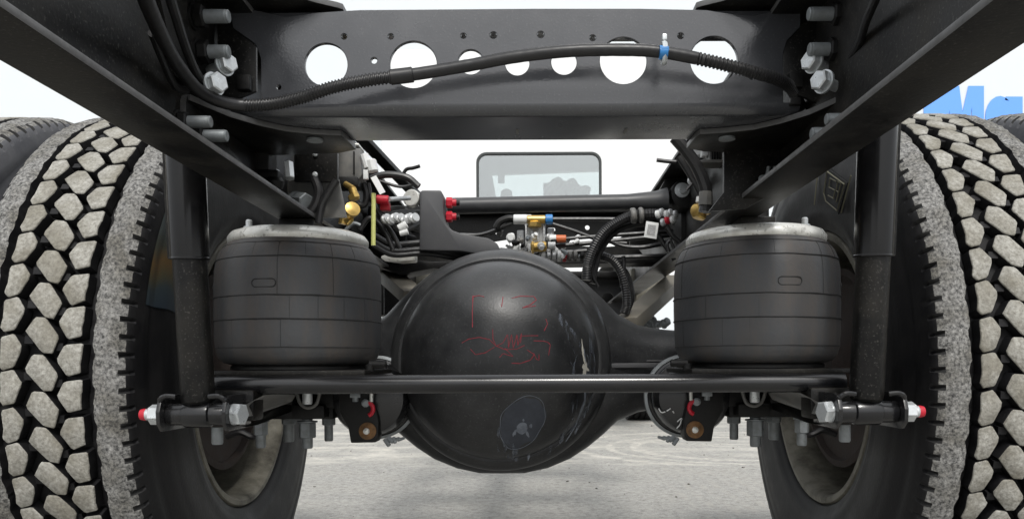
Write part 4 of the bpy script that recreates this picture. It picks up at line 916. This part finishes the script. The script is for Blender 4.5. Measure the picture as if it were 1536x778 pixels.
bit('hose_clamp','grey',lambda B: (B.lathe(P(946,324,1.93),(1,0,0.15),[(0.017,0),(0.019,0.003),(0.019,0.01),(0.017,0.013)],18), B.lathe(P(958,323,1.93),(1,0,0.1),[(0.017,0),(0.019,0.003),(0.019,0.008),(0.017,0.011)],18)))
for i,(x,y,m_) in enumerate([(984,322,'white'),(990,319,'alu'),(997,322,'white'),(1003,320,'alu'),(998,331,'red'),(1006,330,'white'),(992,334,'zinc'),(1010,322,'alu')]):
    bit('hose_coupling',m_,lambda B: B.lathe(P(x,y,1.92),(0.8,-0.6,0.1),[(0.007,0),(0.010,0.002),(0.010,0.008),(0.006,0.011)],12))
loop([(1000,340),(1010,355),(1020,365),(1015,378)],1.9,0.006); loop([(985,350),(1000,372),(1012,390)],1.95,0.006); loop([(1003,378),(1001,366),(1006,362),(1014,380)],1.85,0.004)
tg = MB(); c = P(977,345,1.88); R_ = Matrix.Rotation(radians(9),3,'Y'); tg.box(c,(0.030,0.0012,0.038),0.0003,R_); tgo = tg.build('paper_tag', M['white'])
tag(tgo, 'small white paper tag hanging from the looped black hose', 'tag')
B = MB(); B.box(c+Vector((0,-0.001,0)),(0.019,0.0006,0.024),0.0,R_); link('printed_patch', B.mesh('printed_patch', mat('grey_print',(0.25,0.25,0.25),0.7,dust=(0.6,0.6,0.6),dust_amt=0.9,scale=500)), tgo)
# ---- right side bracket, hoses, fittings
loop([(1012,206),(1028,225),(1045,250),(1057,278),(1060,300),(1057,318)],1.35,0.0105)
loop([(1018,235),(1035,262),(1048,285),(1054,300)],1.5,0.006); loop([(985,240),(1000,242),(1014,243)],1.6,0.004)
loop([(1050,255),(1042,270),(1030,285)],1.5,0.003)
bit('teal_sleeve','grey',lambda B: B.tube([P(1059,288,1.348),P(1058,308,1.348)],0.0115,10,1))
bit('brass_fitting','brass',lambda B: (B.cyl(P(1053,308,1.42),P(1047,328,1.42),0.013,n=12,bev=0.003), B.hexn(P(1057,312,1.41),P(1055,320,1.41),0.012), B.lathe(P(1047,316,1.41),(-1,-0.6,0),[(0.011,0),(0.011,0.008),(0.007,0.009)],12)))
bit('white_collar','white',lambda B: B.cyl(P(1052,296,1.42),P(1051,304,1.42),0.009,n=12))
rb = bit('valve_bracket','frame',lambda B: B.prism([P(1086,222,1.235),P(1168,215,1.235),P(1168,285,1.235),P(1120,312,1.235),P(1064,316,1.235),P(1086,288,1.235)],(0,0.010,0),0.001))
bit('inner_rail_plate','grey',lambda B: B.prism([P(1035,262,1.95),P(1090,258,1.95),P(1086,300,1.95),P(1066,318,1.95),P(1040,316,1.95)],(0,0.02,0),0.002))
bit('height_valve','grey',lambda B: (B.prism([P(1064,212,1.64),P(1086,212,1.64),P(1086,244,1.64),P(1064,244,1.64)],(0,0.04,0),0.002), B.box(P(1070,246,1.62),(0.06,0.05,0.006),0.001)))
for i in range(5): bit('valve_rib','dark',lambda B: B.box(P(1068+4*i,228,1.638),(0.002,0.004,0.036),0))
bit('brass_elbow','brass',lambda B: (B.cyl(P(1094,240,1.55),P(1104,236,1.55),0.012,n=12,bev=0.002), B.hexn(P(1098,243,1.54),P(1100,250,1.54),0.010)))
bit('blue_lever','bluep',lambda B: B.bar(P(1101,233,1.54),P(1108,224,1.54),0.006,0.010,up=(0,-1,0)))
bit('white_fitting','white',lambda B: (B.cyl(P(1109,236,1.54),P(1110,248,1.54),0.006,n=10,bev=0.001), B.box(P(1056,225,1.66),(0.014,0.02,0.03),0.004), B.box(P(1046,230,1.68),(0.02,0.02,0.012),0.003)))
bit('fitting_cluster','alu',lambda B: [B.lathe(P(1040+random.random()*48,(214+random.random()*34) if i%2 else (258+random.random()*22),1.7+random.random()*0.1),(random.uniform(-1,1),-1,random.uniform(-1,1)),[(0.007,0),(0.010,0.002),(0.010,0.010),(0.006,0.014)],10) for i in range(26)])
bit('pipe_bundle','dark',lambda B: [B.tube([P(1030+random.random()*60,225+random.random()*60,1.75+random.random()*0.1) for _ in range(3)],0.006,8,6) for i in range(9)])
bit('diagonal_brace','frame',lambda B: B.prism([P(1012,242,2.0),P(1030,225,2.0),P(1042,262,2.0),P(1008,285,2.0),P(986,291,2.0)],(0,0.03,0),0.002))
bit('wire_clip','zincdull',lambda B: (B.tube([P(1141,272,1.22),P(1141,266,1.22),P(1150,263,1.22),P(1153,250,1.22)],0.003,8,4), B.cyl(P(1160,252,1.22),P(1176,251,1.22),0.003,n=8)))
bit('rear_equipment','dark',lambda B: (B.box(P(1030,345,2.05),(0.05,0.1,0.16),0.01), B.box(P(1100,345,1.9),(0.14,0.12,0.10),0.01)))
# dark boxes added on the inner rails to stand in for shade under the gussets
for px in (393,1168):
    bit('shade_box','dark',lambda B: B.box(P(px,212,1.26),(0.035,0.04,0.10),0.004))

# ---- cab: back wall with window, and what can be seen through it
Yk = 6.0
xl, xr = -1.12, 1.10; zl, zh = CZ+0.49, CZ+2.35
wx0, wz0 = XZ(716,330,Yk); wx1, wz1 = XZ(901,229,Yk)
def rrect(x0,z0,x1,z1,r,n=6):
    pts = []
    for cx_,cz_,a0 in ((x1-r,z1-r,0),(x0+r,z1-r,pi/2),(x0+r,z0+r,pi),(x1-r,z0+r,3*pi/2)):
        pts += [(cx_+r*cos(a0+k*pi/2/n), cz_+r*sin(a0+k*pi/2/n)) for k in range(n+1)]
    return pts
plate(rrect(xl,zl,xr,zh,0.12),[rrect(wx0,wz0,wx1,wz1,0.07)],Yk,0.03,'cab_back_wall',M['cab'],T,bev=0.006)
rw = plate(rrect(wx0-0.004,wz0-0.004,wx1+0.004,wz1+0.004,0.074),[rrect(wx0+0.009,wz0+0.009,wx1-0.009,wz1-0.009,0.063)],Yk-0.004,0.03,'rear_window',M['seal'],T,bev=0.003)
B = MB(); B.prism([(x,Yk+0.012,z) for x,z in rrect(wx0+0.005,wz0+0.005,wx1-0.005,wz1-0.005,0.065)],(0,0.004,0)); B.build('window_glass', M['glass'], rw)
# cab shell: sides, roof, floor and windscreen opening
B = MB(); Yf = Yk+1.7
B.box((xl+0.02,(Yk+Yf)/2+0.03,(zl+zh)/2),(0.04,Yf-Yk-0.02,zh-zl-0.2)); B.box((xr-0.02,(Yk+Yf)/2+0.03,(zl+zh)/2),(0.04,Yf-Yk-0.02,zh-zl-0.2)); B.box(((xl+xr)/2,(Yk+Yf)/2+0.03,zh-0.12),(xr-xl-0.1,Yf-Yk-0.02,0.05)); B.box(((xl+xr)/2,(Yk+Yf)/2+0.03,zl+0.1),(xr-xl-0.1,Yf-Yk-0.02,0.05))
B.build('cab_shell', M['cabin'], T)
ws = [XZ(x,y,Yf) for x,y in [(738,262),(905,256),(912,330),(750,330)]]
plate([(xl+0.05,zl+0.15),(xr-0.05,zl+0.15),(xr-0.05,zh-0.16),(xl+0.05,zh-0.16)],[ws],Yf,0.05,'cab_front_frame',M['cabin'],T)
st = B = MB(); c = P(840,300,Yk+1.0)
gridn = 16; vs = []
for j in range(gridn+1):
    row = []
    for i in range(gridn+1):
        px = 815+70*i/gridn; env = 274-6*sin(pi*i/gridn)+0.6*i; py = env+(330-env)*j/gridn
        p = P(px,py,Yk+0.9); p.y += 0.07*sin(i*1.1+j*0.9)+0.10*hsh(i*0.45,j*0.5,2)-0.12*sin(pi*i/gridn); row.append(B.bm.verts.new(p))
    vs.append(row)
for j in range(gridn):
    for i in range(gridn): B._f((vs[j][i],vs[j][i+1],vs[j+1][i+1],vs[j+1][i]))
B.build('covered_seat', M['film'], T, ang=180, label='seat wrapped in crinkled clear film')
B = MB(); B.lathe(P(760,330,Yk+0.8),(0,0,1),[(0.05,0),(0.052,0.2),(0.046,0.245),(0.02,0.262)],20); B.build('headrest', M['cabin'], T)
B = MB(); B.box(P(752,268,Yk+1.3),(0.06,0.05,0.08),0.01); B.build('mirror_box', M['cabin'], T)
# front wheels of the truck
def steer(xc):
    prof = []
    hw = 0.14; n_r = 5
    tread = []
    for k in range(n_r):
        a0 = -hw+0.01+k*(2*hw-0.02)/n_r; a1 = a0+(2*hw-0.02)/n_r-0.010; tread += [(0.490,a0-0.001),(0.505,a0+0.001),(0.505,a1),(0.490,a1+0.001)]
    prof = [(0.29,-0.11),(0.34,-0.135),(0.41,-0.148),(0.47,-0.143)]+tread+[(0.47,0.143),(0.41,0.148),(0.34,0.135),(0.29,0.11)]
    B = MB(); B.lathe((xc,7.7,0.505),(1,0,0),prof,64,cap=False); o = B.build('front_tyre', M['rubber'], T)
    B = MB(); B.lathe((xc,7.7,0.505),(1,0,0),[(0.3,-0.11),(0.27,-0.09),(0.26,0.0),(0.1,0.03),(0.0,0.03)],48,cap=False); B.build('front_rim', M['rim'], o)
steer(1.035); steer(-1.035)
B = MB(); B.cyl((-0.95,7.7,0.5),(0.95,7.7,0.5),0.05,n=16); B.build('front_axle', M['dark'], T)
B = MB(); B.lathe((-0.09,1.92,CZ-0.02),(0,1,0),[(0.12,0),(0.10,0.10),(0.06,0.16),(0.05,3.4),(0.05,3.5)],28); B.build('drive_shaft', M['dark'], T)
